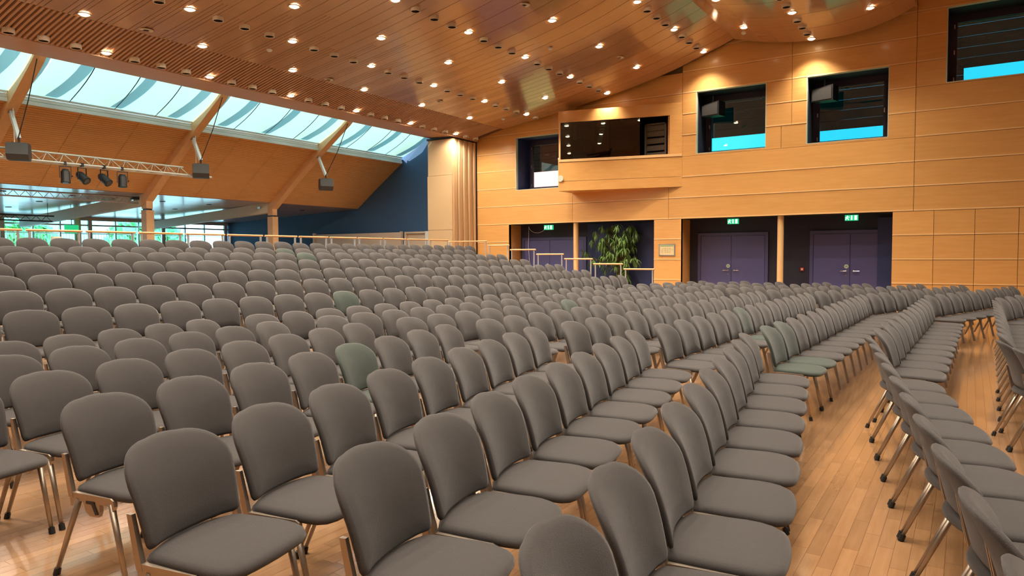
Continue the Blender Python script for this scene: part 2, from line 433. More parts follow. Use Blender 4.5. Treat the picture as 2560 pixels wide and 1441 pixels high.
double_door(1, -13.47, -10.9, 2.15, 'violet blue double door left of the tall plant', -12.33)
double_door(2, -7.05, -4.96, 2.18, 'violet blue double door between brick-orange pier and round column', -6.03)
double_door(3, -3.82, -1.74, 2.18, 'violet blue double door right of the round column', -2.78)

# round columns
for x, y, z, lab in ((-10.97, YB+.15, 2.6, 'round maple column in front of the alcove beside the plant'), (-4.485, YB+.15, 2.6, 'round maple column between the two right double doors')):
    c = MB().tube((x, y, 0), (x, y, z), .085, n=28)
    tag(part('round_column', c, M_WALLEDGE, smooth=False), lab, 'column')

# exit signs
def exit_sign(x0, x1, z0, z1, lab, y=YB+.30):
    e = thing('exit_sign', lab, 'sign', ((x0+x1)/2, y, z0), 0, 'green exit signs over the doors')
    w_, h_ = (x1-x0)/2, z1-z0
    part('sign_box', MB().box(-w_, w_, -.02, .05, 0, h_), M_GREEN, e)
    fg = MB(); yy0, yy1 = -.024, -.0205
    u = w_/.16
    def bar(a, b, t=.012):
        a = Vector((a[0]*u, 0, a[1]*h_)); b = Vector((b[0]*u, 0, b[1]*h_)); fg.beam(a+Vector((0, -.0225, 0)), b+Vector((0, -.0225, 0)), .003, t, (0, 0, 1) if abs((b-a).normalized().z) < .9 else (1, 0, 0))
    fg.tube((-.095*u, -.024, .80*h_), (-.095*u, -.0205, .80*h_), .014, n=12)
    bar((-.10, .72), (-.115, .42), .022); bar((-.10, .68), (-.065, .58)); bar((-.065, .58), (-.045, .68)); bar((-.105, .68), (-.14, .55)); bar((-.14, .55), (-.145, .42))
    bar((-.115, .42), (-.075, .32), .015); bar((-.075, .32), (-.07, .12), .014); bar((-.115, .42), (-.125, .25), .015); bar((-.125, .25), (-.15, .16), .014)
    part('running_figure', fg, M_EXITW, e, label='white running figure')
    part('door_symbol', MB().box(-.012*u, .022*u, -.0235, -.0205, .12*h_, .9*h_), M_EXITW, e)
    part('panel_symbol', MB().box(.075*u, .135*u, -.0235, -.0205, .1*h_, .9*h_), M_EXITW, e)
    part('mounting', MB().box(-.03, .03, .0, .03, h_, 2.6-z0), M_BLACK, e)
exit_sign(-12.28, -11.94, 2.40, 2.56, 'green exit sign over the leftmost blue door')
exit_sign(-6.01, -5.70, 2.42, 2.57, 'green exit sign hanging over the middle double door')
exit_sign(-2.86, -2.54, 2.42, 2.57, 'green exit sign hanging over the right double door')
# evacuation plan
pl = thing('evacuation_plan', 'framed escape plan on the narrow maple pier', 'sign', (-7.755, YB, 1.49))
part('plan_frame', MB().box(-.255, .255, -.02, 0, 0, .36), M_STEEL, pl)
part('plan_sheet', MB().box(-.225, .225, -.024, -.0205, .03, .33), M_PAPER, pl)
pm = MB()
for a, b, c, d in ((-.12, .12, .22, .226), (-.14, -.134, .08, .22), (.1, .106, .1, .25), (-.1, .05, .16, .166), (-.08, .1, .11, .116), (.02, .026, .1, .2), (-.05, -.044, .12, .24), (.14, .2, .2, .205), (.14, .19, .17, .175), (-.2, -.16, .12, .125), (-.2, -.15, .15, .155)): pm.box(a, b, -.026, -.0245, c, d)
part('plan_drawing', pm, M_PRINT, pl)
part('plan_header', MB().box(-.21, .21, -.026, -.0245, .295, .318), M_PRINTG, pl)
cp = thing('fire_call_point', 'small red fire call point between the two right doors', 'alarm button', (-4.02, YA, 1.05))
part('call_box', MB().box(-.045, .045, -.04, 0, 0, .09), M_RED, cp)
part('call_glass', MB().box(-.025, .025, -.043, -.0405, .02, .07), M_WHITE, cp)
# cable loop in left alcove
pts = [(-13.15 + .35*(1-math.cos(t))*1.0, YA-.1, 2.56-.24*math.sin(t)) for t in [PI*i/12 for i in range(13)]]
tag(part('cable', MB().path(pts, .008).path([(-13.15, YA-.1, 2.56), (-13.17, YA-.1, 1.8), (-13.1, YA-.1, 1.0), (-13.12, YA-.1, .02)], .008), M_WHITE), 'thin white cable hanging in a loop beside the leftmost blue door', 'cable')

# ------------------------------------------------------------ projection booth
XL, XR, YL = -11.02, -7.30, 19.58
def wy(x): return YL + (YB-YL)*(x-XL)/(XR-XL)
booth = thing('projection_booth', 'boxed maple control booth projecting from the wall with wide glass front', 'booth', (0, 0, 0))
def wedge(x0, x1, z0, z1, off=0, th=.06):
    mb = MB(); mb.hexa([(x0, wy(x0)-off, z0), (x1, wy(x1)-off, z0), (x1, wy(x1)-off+th, z0), (x0, wy(x0)-off+th, z0),
                        (x0, wy(x0)-off, z1), (x1, wy(x1)-off, z1), (x1, wy(x1)-off+th, z1), (x0, wy(x0)-off+th, z1)]); return mb
part('front_panel', wedge(XL, XR, 3.57, 3.87), M_WALL, booth)
part('front_panel', wedge(XL, XR, 3.88, 4.47), M_WALL, booth)
part('sill', wedge(XL, XR, 4.48, 4.56, .02), M_WALLEDGE, booth)
part('fascia', wedge(XL, XR-.02, 5.72, 6.08), M_WALL, booth)
part('jamb', wedge(-7.66, XR, 4.56, 5.72), M_WALL, booth)
part('jamb', wedge(XL, XL+.05, 4.56, 5.72), M_WALLEDGE, booth)
part('side_panel', MB().box(XL-.02, XL+.02, YL, YB, 3.57, 4.55).box(XL-.02, XL+.02, YL, YB, 5.70, 6.08), M_WALL, booth)
part('floor_slab', MB().prism([(XL, YL+.01), (XR, YB-.001), (XL, YB-.001)], 'z', 3.57, 3.63), M_WALL, booth)
part('roof_slab', MB().prism([(XL, YL+.01), (XR, YB-.001), (XL, YB-.001)], 'z', 6.02, 6.08), M_WALL, booth)
part('pane', wedge(XL+.05, -9.45, 4.56, 5.72, -.02, .01), M_GLASSW, booth, label='left sliding pane')
part('pane', wedge(-9.9, -8.55, 4.56, 5.70, -.05, .01), M_GLASSW, booth)
part('side_pane', MB().box(XL, XL+.01, YL+.03, YB, 4.56, 5.70), M_GLASSW, booth)
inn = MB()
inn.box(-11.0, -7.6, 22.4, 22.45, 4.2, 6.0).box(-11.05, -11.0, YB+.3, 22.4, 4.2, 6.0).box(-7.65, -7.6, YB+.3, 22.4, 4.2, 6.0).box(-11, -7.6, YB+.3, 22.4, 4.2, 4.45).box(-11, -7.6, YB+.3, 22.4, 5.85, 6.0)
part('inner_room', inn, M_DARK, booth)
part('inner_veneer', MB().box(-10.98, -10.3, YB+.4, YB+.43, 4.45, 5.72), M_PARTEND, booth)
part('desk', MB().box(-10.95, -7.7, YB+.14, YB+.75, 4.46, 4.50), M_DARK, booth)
mo = thing('tube_monitor', 'old tube monitor standing behind the booth glass at the left', 'monitor', (-10.45, 20.15, 4.76), R(-28))
part('monitor_shell', MB().hexa([(-.28, -.2, 0), (.28, -.2, 0), (.18, .25, .05), (-.18, .25, .05), (-.30, -.23, .44), (.26, -.23, .44), (.18, .25, .38), (-.18, .25, .38)]), M_SPEAKER, mo)
part('screen', MB().hexa([(-.22, -.212, .07), (.22, -.212, .07), (.22, -.2, .07), (-.22, -.2, .07), (-.235, -.236, .37), (.205, -.236, .37), (.205, -.2, .37), (-.235, -.2, .37)]), M_SCREEN, mo)
tag(part('cream_box', MB().box(-10.75, -10.2, 20.0, 20.4, 4.5, 4.755), M_CREAM), 'cream box under the tube monitor in the booth', 'box')
rk = thing('equipment_rack', 'tall grey equipment rack in the open right part of the booth', 'rack', (-8.35, 21.3, 4.50))
part('rack_frame', MB().box(-.36, -.30, -.3, .3, 0, 1.15).box(.30, .36, -.3, .3, 0, 1.15).box(-.36, .36, -.3, .3, 1.1, 1.15).box(-.3, .3, .2, .3, 0, 1.1), M_RACK, rk)
for i, hz in enumerate((.08, .30, .52, .74, .92)):
    un = part('rack_unit', MB().box(-.29, .29, -.28, .15, hz, hz+.16), M_RACK, rk)
    k_ = MB()
    for j in range(7): k_.tube((-.24+j*.08, -.31, hz+.08), (-.24+j*.08, -.28, hz+.08), .016, n=8)
    part('knob', k_, M_CREAM, un)['kind'] = 'stuff'
tag(part('wall_disc', MB().tube((XL+.07, YL-.02, 3.96), (XL+.07, YL+.0, 3.96), .10, n=28), M_CREAM), 'round pale disc on the lower left corner of the booth', 'disc')

# loudspeakers in window recesses
for x, z, lab in ((-6.48, 5.60, 'grey loudspeaker hanging in the window recess right of the booth'), (-3.42, 5.66, 'grey loudspeaker hanging in the recess of the window above the doors')):
    s = thing('loudspeaker', lab, 'speaker', (x, 20.85, z), R(-14))
    part('cabinet', MB().hexa([(-.3, -.16, .02), (.3, -.2, 0), (.3, .16, 0), (-.3, .12, .02), (-.3, -.16, .36), (.3, -.2, .42), (.3, .16, .42), (-.3, .12, .36)]), M_BLACK, s)
    part('grille', MB().hexa([(-.27, -.175, .05), (.26, -.212, .04), (.26, -.2, .04), (-.27, -.165, .05), (-.27, -.175, .33), (.26, -.212, .38), (.26, -.2, .38), (-.27, -.165, .33)]), M_SPEAKER, s)
    part('bracket', MB().box(-.02, .02, -.02, .02, .36, .62), M_BLACK, s)

# ------------------------------------------------------------ ceiling: vaulted veneer planks
PROF = [(-14.80, 5.60), (-14.2, 5.74), (-13.52, 5.88), (-12.39, 6.04), (-11.32, 6.20), (-10.44, 6.34), (-9.6, 6.49), (-8.79, 6.65), (-8.02, 6.83),
        (-7.28, 7.04), (-6.56, 7.29), (-6.10, 7.45), (-5.71, 7.60)]
PROF2 = [(-5.71, 7.60), (-5.3, 7.47), (-4.9, 7.37), (-4.47, 7.29), (-4.05, 7.23), (-3.55, 7.19), (-2.88, 7.19), (-2.23, 7.28), (-1.69, 7.44), (-1.26, 7.64)]
def interp(P, x):
    for (a, za), (b, zb) in zip(P[:-1], P[1:]):
        if a <= x <= b: return za + (zb-za)*(x-a)/(b-a)
    return P[0][1] if x < P[0][0] else P[-1][1]
def czm(x): return 8.7 if x > -1.2 else interp(PROF, x) if x <= -5.71 else interp(PROF2, x)
ceiling = struct('ceiling', 'vaulted ceiling of glossy brown veneer planks with round lights', 'ceiling')
YE = 20.2
def plank(P, x0, x1, y0, y1, th=.03, gap=.008, m=M_CEIL, name='ceiling_plank'):
    xs = [x0] + [a for a, _ in P if x0 < a < x1] + [x1]
    # refine long spans
    fine = []
    for a, b in zip(xs[:-1], xs[1:]):
        fine.append(a)
    fine.append(xs[-1])
    mb = MB(); k = 0; n = len(fine)
    for x in fine:
        z = interp(P, x)
        mb.v += [(x, y0+gap, z), (x, y1-gap, z), (x, y1-gap, z+th), (x, y0+gap, z+th)]
    for i in range(n-1):
        a = 4*i; b = a+4
        for f in ((a, a+1, b+1, b), (a+1, a+2, b+2, b+1), (a+2, a+3, b+3, b+2), (a+3, a, b, b+3)): mb.f.append(f); mb.m.append(0)
    mb.f += [(0, 3, 2, 1), (4*n-4, 4*n-3, 4*n-2, 4*n-1)]; mb.m += [0, 0]
    return part(name, mb, m, ceiling)
PW = .5835
k = 0
y1 = YE
while y1 > 3.4:
    y0 = y1 - PW
    q = PW/6.3
    e1 = (-11.55, -10.75)[k % 2] if k % 4 < 2 else (-11.2, -11.9)[k % 2]
    e2 = (-9.7, -8.9, -10.0, -9.35)[k % 4]
    # narrow strips beside a wide one, then two halves, then the full plank
    if y0 > 4.2 or True:
        for a, b in ((y0, y0+q), (y0+q, y0+2*q), (y0+2*q, y0+3*q), (y0+3*q, y1)): plank(PROF, -13.55, e1, a, b, gap=.006)
    plank(PROF, e1, e2, y0, y0+3*q, gap=.006); plank(PROF, e1, e2, y0+3*q, y1, gap=.006)
    if y1 > 8.5: plank(PROF, e2, -5.71, y0, y1)
    y1 = y0; k += 1
YSTART = y1
y1 = YE
while y1 > 13.5:
    plank(PROF2, -5.71, -1.26, y1-2*PW, y1); y1 -= 2*PW
y = 19.95
ns = 0
while y > 4.6:
    mb = MB(); th = .05
    for (a, za), (b, zb) in (((-14.80, 5.60), (-14.2, 5.74)), ((-14.2, 5.74), (-13.56, 5.872))):
        mb.hexa([(a, y, za), (b, y, zb), (b, y+.047, zb), (a, y+.047, za), (a, y, za+th), (b, y, zb+th), (b, y+.047, zb+th), (a, y+.047, za+th)])
    part('ceiling_slat', mb, M_SLAT, ceiling, recalc=False); y -= .0925; ns += 1
# dark backing deck, added above the planks to block the sky
mb = MB()
def strip(P, y0, y1, dz):
    for (a, za), (b, zb) in zip(P[:-1], P[1:]):
        mb.hexa([(a, y0, za+dz), (b, y0, zb+dz), (b, y1, zb+dz), (a, y1, za+dz), (a, y0, za+dz+.03), (b, y0, zb+dz+.03), (b, y1, zb+dz+.03), (a, y1, za+dz+.03)])
strip(PROF, -6, 20.5, .10); strip(PROF2, -6, 20.5, .10)
part('backing_deck', mb, M_VOID, ceiling)
mb = MB()
strip(PROF, -6, YSTART, 0); strip(PROF2, -6, 13.5, 0)
for (a, za), (b, zb) in zip(PROF[:-1], PROF[1:]):
    if a > -8.9: mb.hexa([(a, YSTART, za+.02), (b, YSTART, zb+.02), (b, 8.5, zb+.02), (a, 8.5, za+.02), (a, YSTART, za+.04), (b, YSTART, zb+.04), (b, 8.5, zb+.04), (a, 8.5, za+.04)])
part('near_ceiling', mb, M_CEIL, ceiling)
mb = MB().box(-1.26, 9.2, -6, 20.5, 8.7, 8.8).box(-1.3, -1.24, -6, 20.5, 7.70, 8.75)
part('upper_ceiling', mb, M_CEIL, ceiling)
part('roof_deck', MB().box(-16.0, 9.3, -6.2, 20.9, 9.5, 9.6), M_DARK, ceiling)  # unseen roof added to keep sky light out of the hall
# border soffit along the skylight
trim = struct('trim_1', 'long plain wooden border board along the skylight edge', 'trim',
              MB().hexa([(-16.0, -6, 5.65), (-14.8, -6, 5.585), (-14.8, 20.4, 5.585), (-16.0, 20.4, 5.65), (-16.0, -6, 5.72), (-14.8, -6, 5.70), (-14.8, 20.4, 5.70), (-16.0, 20.4, 5.72)]), M_SLAT)
part('upstand', MB().box(-16.05, -16.0, -6, 20.6, 5.70, 9.6), M_WHITE, trim)

# ------------------------------------------------------------ lamps and ceiling cans
LINES = [(-14.62, [7.49 + 2.283*i for i in range(-3, 6)], True), (-13.40, [6.5 + 2.31*i for i in range(-3, 6)], False),
         (-12.10, [7.72 + 2.33*i for i in range(-3, 6)], True), (-10.84, [9.06 + 2.34*i for i in range(-3, 5)], False),
         (-9.48, [10.38 + 2.372*i for i in range(-4, 5)], True), (-8.02, [13.95 + 2.385*i for i in range(-5, 3)], False),
         (-6.50, [15.2 + 2.37*i for i in range(-6, 3)], True), (-5.03, [18.70 - 2.37*i for i in range(0, 8)], False),
         (-3.63, [20.0 - 2.4*i for i in range(0, 9)], True), (-2.11, [18.66 - 2.37*i for i in range(0, 8)], False)]
LINES += [(-.2, [-2.5, 0, 2.5, 5.0, 7.5, 10.0, 12.5, 15.0, 17.5], False), (2.6, [-1.2, 1.2, 3.7, 6.2, 8.7, 11.2, 13.7, 16.2], False), (5.5, [0, 3, 6, 9, 12, 15], False)]  # unseen lamps over the stage side, added to brighten the foreground
ring_me = MB().lathe((0, 0, 0), [(.115, .0), (.12, -.012), (.095, -.016), (.088, -.004)], 24); ring_me = ring_me.mesh('lamp_ring', M_RING, True)
bulb_me = MB().lathe((0, 0, 0), [(.088, -.006), (.07, -.022), (.045, -.034), (.0005, -.04)], 20).mesh('lamp_face', M_BULB, True)
can_me = MB().lathe((0, 0, 0), [(.10, .03), (.10, -.055), (.092, -.062), (.082, -.055)], 22).mesh('can_rim', M_CAN, True)
canin_me = MB().lathe((0, 0, 0), [(.082, -.055), (.078, -.01), (.0005, -.005)], 22).mesh('can_opening', M_CANIN, True)
ld = bpy.data.lights.new('downlight', 'SPOT'); ld.energy = LAMP_W*4; ld.spot_size = R(112); ld.spot_blend = 1.0; ld.shadow_soft_size = .09; ld.color = LAMP_COL
ld2 = ld.copy(); ld2.energy = ld.energy*.55; ld2.spot_size = R(168); ld2.spot_blend = .5
ld3 = ld.copy(); ld3.energy = ld.energy*.5
for li, (x, ys, cans) in enumerate(LINES):
    z = czm(x)
    nm = ORD[li]; cnt = 0
    for y in ys:
        p = project((x, y, z-.03)); vis = p and -30 < p[0] < 2590 and -20 < p[1]
        lo = bpy.data.objects.new('lamp_light', ld2 if li < 2 else (ld3 if (x < -8 and y < 6.5) or li == 2 else ld)); COL.objects.link(lo)
        if vis:
            cnt += 1
            t = thing('downlight', 'lit warm round ceiling light, %s from the near end of the %s lamp line' % (ORD[cnt-1], nm), 'ceiling light', (x, y, z), 0, 'lit round lights in the ceiling')
            link('lamp_ring', ring_me, t); link('lamp_face', bulb_me, t); lo.parent = t; lo.location = (0, 0, -.06)
        else:
            lo.location = (x, y, z-.06)
    if cans:
        cc = 0; dy = (ys[1]-ys[0])/4
        for y in ys:
            for j in (1, 2, 3):
                yy = y + dy*j
                if yy > 20.1: continue
                p = project((x, yy, z-.05))
                if not p or not (-20 < p[0] < 2580 and -15 < p[1]): continue
                cc += 1
                t = thing('ceiling_can', 'unlit round white ceiling can, %s from the near end of the %s lamp line' % (ORD[cc-1] if cc <= 32 else 'last', nm), 'ceiling fitting', (x, yy, z), 0, 'unlit round cans in the ceiling')
                link('can_rim', can_me, t); link('can_opening', canin_me, t)
for i, (x, y) in enumerate(((-13.38, 7.62), (-13.39, 12.21), (-12.9, 15.9), (-8.03, 12.78), (-8.02, 17.57))):
    t = thing('ring_outlet', 'flat pale ring fitting with dark centre in the ceiling, %s from the left' % ORD[i], 'ceiling fitting', (x, y, czm(x)), 0, 'flat ring fittings in the ceiling')
    part('ring', MB().lathe((0, 0, 0), [(.05, -.004), (.13, -.006), (.13, .0)], 24), M_CAN, t, True)
    part('dark_centre', MB().lathe((0, 0, 0), [(.0005, -.006), (.052, -.007)], 24), M_CANIN, t)
for i, (x, y) in enumerate(((-12.74, 9.96), (-8.79, 15.21), (-12.82, 19.1), (-5.2, 19.3))):
    t = thing('smoke_detector', 'small white smoke detector on the ceiling, %s from the left' % ORD[i], 'detector', (x, y, czm(x)), 0, 'smoke detectors on the ceiling')
    part('detector_base', MB().lathe((0, 0, 0), [(.065, 0), (.06, -.03), (.035, -.05), (.0005, -.05)], 18), M_WHITE, t, True)

# ------------------------------------------------------------ sloping roof, skylight, rafters
SL = [(-20.9, 3.44), (-19.8, 4.22), (-18.42, 5.14)]
RY = [2.77, 7.30, 11.80, 16.36]
slope = struct('ceiling_slope', 'sloping soffit of thin orange wooden slats under the skylight', 'ceiling')
def slz(x): return interp(SL, x)
ends = [-1.76] + RY + [20.5]
for bi in range(len(ends)-1):
    ya, yb = ends[bi]+.10, ends[bi+1]-.10
    if bi == len(ends)-2: yb = 20.5
    for j in range(3):
        y0 = ya+(yb-ya)*j/3+.006; y1 = ya+(yb-ya)*(j+1)/3-.006
        mb = MB()
        for (a, za), (b, zb) in zip(SL[:-1], SL[1:]):
            mb.hexa([(a, y0, za+.03), (b, y0, zb+.03), (b, y1, zb+.03), (a, y1, za+.03), (a, y0, za+.06), (b, y0, zb+.06), (b, y1, zb+.06), (a, y1, za+.06)])
        pn = part('soffit_panel', mb, M_SOFFBACK, slope)
        ms = MB(); x = -20.88
        while x < -18.46:
            z = slz(x); z2 = slz(x+.040)
            ms.hexa([(x, y0, z), (x+.040, y0, z2), (x+.040, y1, z2), (x, y1, z), (x, y0, z+.029), (x+.040, y0, z2+.029), (x+.040, y1, z2+.029), (x, y1, z+.029)])
            x += .0615
        part('thin_slats', ms, M_SOFF, pn, recalc=False)['kind'] = 'stuff'
mb = MB()
for (a, za), (b, zb) in zip(SL[:-1], SL[1:]):
    mb.hexa([(a, -6, za+.07), (b, -6, zb+.07), (b, 20.6, zb+.07), (a, 20.6, za+.07), (a, -6, za+.10), (b, -6, zb+.10), (b, 20.6, zb+.10), (a, 20.6, za+.10)])
part('roof_cover', mb, M_DARK, slope)
sky = thing('skylight', 'long sloping skylight band with pale shade cloths between wooden rafters', 'skylight', (0, 0, 0))
mbt = MB()
for i in range(len(ends)-1):
    ya, yb = ends[i]+.12, ends[i+1]-.12
    part('white_sill', MB().box(-18.44, -18.36, ya, yb, 5.08, 5.17).box(-18.42, -18.37, ya, yb, 5.18, 5.26).box(-18.40, -18.34, ya, yb, 5.27, 5.34), M_WHITE, sky)
    part('pane', MB().hexa([(-18.45, ya, 5.25), (-15.9, ya, 7.42), (-15.9, yb, 7.42), (-18.45, yb, 5.25), (-18.45, ya, 5.26), (-15.9, ya, 7.43), (-15.9, yb, 7.43), (-18.45, yb, 5.26)]), M_GLASS, sky)
    n = 4
    for j in range(n):
        y0 = ya+(yb-ya)*j/n+.01; y1 = ya+(yb-ya)*(j+1)/n-.01
        mb = MB(); NS = 10
        for s_ in range(NS+1):
            u = s_/NS; x = -18.32+2.36*u; z = 5.31+1.79*u - .22*math.sin(PI*u)
            x += .13*math.sin(PI*u)
            mb.v += [(x, y0, z), (x, y1, z)]
        for s_ in range(NS): mb.f.append((2*s_, 2*s_+1, 2*s_+3, 2*s_+2)); mb.m.append(0)
        part('shade_cloth', mb, M_CLOTH, sky, True, recalc=False)
        if j:
            pts = []
            for s_ in range(NS+1):
                u = s_/NS; pts.append((-18.32+2.36*u+.13*math.sin(PI*u), y0-.01, 5.30+1.79*u-.22*math.sin(PI*u)))
            part('tension_cable', MB().path(pts, .008, 5), M_TRUSSBLK, sky)
# outside roof fins that shade the cloths
for i, y in enumerate([0.2+1.5*j for j in range(15)]):
    fo = MB().hexa([(-18.6, y, 5.6), (-15.8, y, 8.9), (-15.8, y+.26, 8.9), (-18.6, y+.26, 5.6), (-18.6, y, 5.7), (-15.8, y, 9.0), (-15.8, y+.26, 9.0), (-18.6, y+.26, 5.7)])
    part('roof_fin', fo, M_WHITE, sky)
for i, y in enumerate(RY):
    rf = thing('roof_rafter', 'sloping glued timber rafter across the skylight and soffit, %s from the left' % ORD[i], 'beam', (0, y, 0), 0, 'sloping timber rafters')
    pr = [(-21.05, 3.05), (-20.7, 3.30), (-19.75, 4.02), (-18.4, 4.95), (-17.1, 5.80), (-15.95, 6.72)]
    mb = MB()
    for (a, za), (b, zb) in zip(pr[:-1], pr[1:]):
        mb.hexa([(a, -.12, za), (b, -.12, zb), (b, .12, zb), (a, .12, za), (a, -.12, za+.42), (b, -.12, zb+.42), (b, .12, zb+.42), (a, .12, za+.42)])
    part('rafter_beam', mb, M_GLULAM, rf)
    if i:
        co = thing('timber_column', 'square timber column under the rafter behind the raised seating, %s from the left' % ORD[i-1], 'column', (-20.93, y, 0), 0, 'timber columns behind the seating')
        part('shaft', MB().box(-.14, .14, -.12, .12, 0, 2.95), M_GLULAM, co)
        part('capital', MB().box(-.14, .12, -.10, .10, 3.0, 3.45), M_GLULAM, co)
        part('joint_plate', MB().box(-.10, .10, -.09, .09, 2.95, 3.0), M_BLACK, co)
        be = thing('tie_beam', 'long pale timber beam sloping down to the far windows, %s from the left' % ORD[i-1], 'beam', (0, y, 0), 0, 'pale timber beams over the aisle')
        part('beam_body', MB().hexa([(-21.06, -.1, 3.10), (-29.3, -.1, 2.66), (-29.3, .1, 2.66), (-21.06, .1, 3.10), (-21.06, -.1, 3.46), (-29.3, -.1, 2.97), (-29.3, .1, 2.97), (-21.06, .1, 3.46)]), M_PALEWOOD, be)
        if i > 1: part('bolt_fitting', MB().box(-21.6, -21.45, -.13, -.1, 3.25, 3.33), M_STEEL, be)
        else: part('bolt_fitting', MB().box(-23.3, -23.2, -.13, -.1, 3.15, 3.25).box(-23.0, -22.9, -.13, -.1, 3.18, 3.28), M_STEEL, be)
        sp = thing('hanging_loudspeaker', 'dark angular loudspeaker hung on a white arm below the skylight, %s from the left' % ORD[i-1], 'speaker', (-18.15, y, 3.80), R(-32), 'hanging loudspeakers')
        part('cabinet', MB().prism([(-.20, .05), (-.10, -.06), (.14, -.06), (.24, .06), (.20, .32), (-.14, .32)], 'y', -.205, .205), M_SPEAKER, sp)
        part('end_cap', MB().prism([(-.18, .05), (-.09, -.05), (.13, -.05), (.22, .06), (.18, .31), (-.13, .31)], 'y', -.22, -.205), M_BLACK, sp)
        part('yoke', MB().tube((0, 0, .32), (0, 0, .46), .02).box(-.05, .05, -.15, .15, .32, .345), M_BLACK, sp)
        ar = tag(part('speaker_arm', MB().beam((-18.52, y, 4.92), (-18.15, y, 4.24), .075, .075), M_WHITE), 'white square arm holding a hanging loudspeaker, %s from the left' % ORD[i-1], 'arm', 'white speaker arms')
        part('arm_plate', MB().box(-18.6, -18.44, y-.05, y+.05, 4.84, 4.9), M_STEEL, ar)
        tag(part('suspension_cable', MB().path([(-17.02, y-.05, 5.84), (-17.5, y-.05, 5.0), (-18.12, y-.03, 4.22)], .012), M_TRUSSBLK), 'thin dark cable running from the skylight down to a loudspeaker, %s from the left' % ORD[i-1], 'cable', 'speaker cables')

# ------------------------------------------------------------ aisle ceiling, far glazing, navy wall
ac = struct('ceiling_aisle', 'low reddish brown panelled ceiling over the rear aisle', 'ceiling')
xs = [-20.9 - 1.08*i for i in range(9)]
def acz(x): return 3.44 - .32*(-20.9-x)/8.6
for a, b in zip(xs[:-1], xs[1:]):
    a -= .006; b += .006
    part('ceiling_panel', MB().hexa([(b, -6, acz(b)), (a, -6, acz(a)), (a, 20.5, acz(a)), (b, 20.5, acz(b)), (b, -6, acz(b)+.03), (a, -6, acz(a)+.03), (a, 20.5, acz(a)+.03), (b, 20.5, acz(b)+.03)]), M_AISLE, ac)
part('aisle_roof', MB().hexa([(-30.2, -6.2, 3.2), (-20.8, -6.2, 3.6), (-20.8, 20.8, 3.6), (-30.2, 20.8, 3.2), (-30.2, -6.2, 3.4), (-20.8, -6.2, 3.75), (-20.8, 20.8, 3.75), (-30.2, 20.8, 3.4)]), M_DARK, ac)
n = 0
for x in (-22.5, -24.6, -26.8):
    for y in (8.6, 10.4, 13.2, 14.9, 17.6, 19.0):
        n += 1
        tag(part('aisle_downlight', MB().tube((x, y, acz(x)-.01), (x, y, acz(x)+.005), .09, n=16), M_CANIN), 'small dark recessed light in the low aisle ceiling, %s from the far window, %s along' % (ORD[{-22.5: 2, -24.6: 1, -26.8: 0}[x]], ORD[(n-1) % 6]), 'ceiling light', 'recessed aisle lights')
navy = struct('wall_navy', 'dark navy blue gable wall left of the folding partition', 'wall',
              MB().box(-29.6, -14.95, YB, YB+.3, 0, 7.6), M_NAVY)
gl = struct('wall_left', 'far glazed wall with garden view behind the raised seating', 'window wall')
part('head_rail', MB().box(-29.7, -29.5, -6, 20.5, 3.0, 3.3), M_WHITE, gl)
part('transom', MB().box(-29.6, -29.52, -6, 20.5, 2.78, 2.84), M_STEEL, gl)
part('sill_rail', MB().box(-29.62, -29.5, -6, 20.5, 0, .25), M_WHITE, gl)
y = 20.45; i = 0
while y > 6:
    wdt = .05 if i % 3 else .14
    part('mullion', MB().box(-29.6, -29.5, y-wdt, y, .25, 3.0), M_STEEL if i % 3 else M_WHITE, gl)
    yn = y - (1.15 if i % 3 == 0 else .95)
    part('pane', MB().box(-29.56, -29.55, yn, y-wdt, .25, 3.0), M_GLASS, gl)
    y = yn; i += 1
part('rear_glazing', MB().box(-29.56, -29.55, -6, y, .25, 3.0), M_GLASS, gl)
# terrace railing outside
tr = thing('terrace_railing', 'thin barred steel balustrade outside the far windows', 'railing', (0, 0, 0))
mb = MB(); y = 9.0
while y < 22: mb.tube((-31, y, 1.4), (-31, y, 2.5), .012, n=4); y += .115
part('bars', mb, M_STEEL, tr)['kind'] = 'stuff'
part('top_rail', MB().box(-31.03, -30.97, 8, 22, 2.5, 2.55), M_STEEL, tr)
tag(part('terrace', MB().box(-42, -30.2, 0, 40, .2, 1.4), M_PAVE), 'pale raised terrace outside the far windows', 'terrace')
gr = struct('ground_outside', 'lawn outside the building', 'ground', MB().box(-90, -30, -40, 70, -.5, -.31).box(-30, 60, 23.5, 90, -.5, -.31), M_GRASS)
for i, (x, y, s_) in enumerate(((-47, 19, 1.9), (-45, 24.5, 2.0), (-49, 28.5, 2.1), (-46, 33.5, 2.0), (-50, 38.5, 2.2), (-43, 15, 1.7))):
    t = thing('garden_tree', 'green leafy tree seen through the far windows, %s from the left' % ORD[i], 'tree', (x, y, -.31), 0, 'trees behind the far windows')
    part('trunk', MB().tube((0, 0, 0), (0, 0, 2.2), .18, .12), M_TRUNK, t)
    mb = MB()
    for j in range(520):
        v = Vector((rnd.gauss(0, 1), rnd.gauss(0, 1), rnd.gauss(0, 1))).normalized() * s_ * (.6+.4*rnd.random()) * .8
        c = Vector((v.x, v.y, v.z*.75+3.0)); a = Vector((rnd.gauss(0, 1), rnd.gauss(0, 1), rnd.gauss(0, 1))).normalized()*.28; b = a.cross(Vector((rnd.random(), rnd.random(), .5))).normalized()*.2
        mb.quad(tuple(c-a-b), tuple(c+a-b), tuple(c+a+b), tuple(c-a+b))
    part('crown', mb, M_TREE, t, recalc=False)['kind'] = 'stuff'
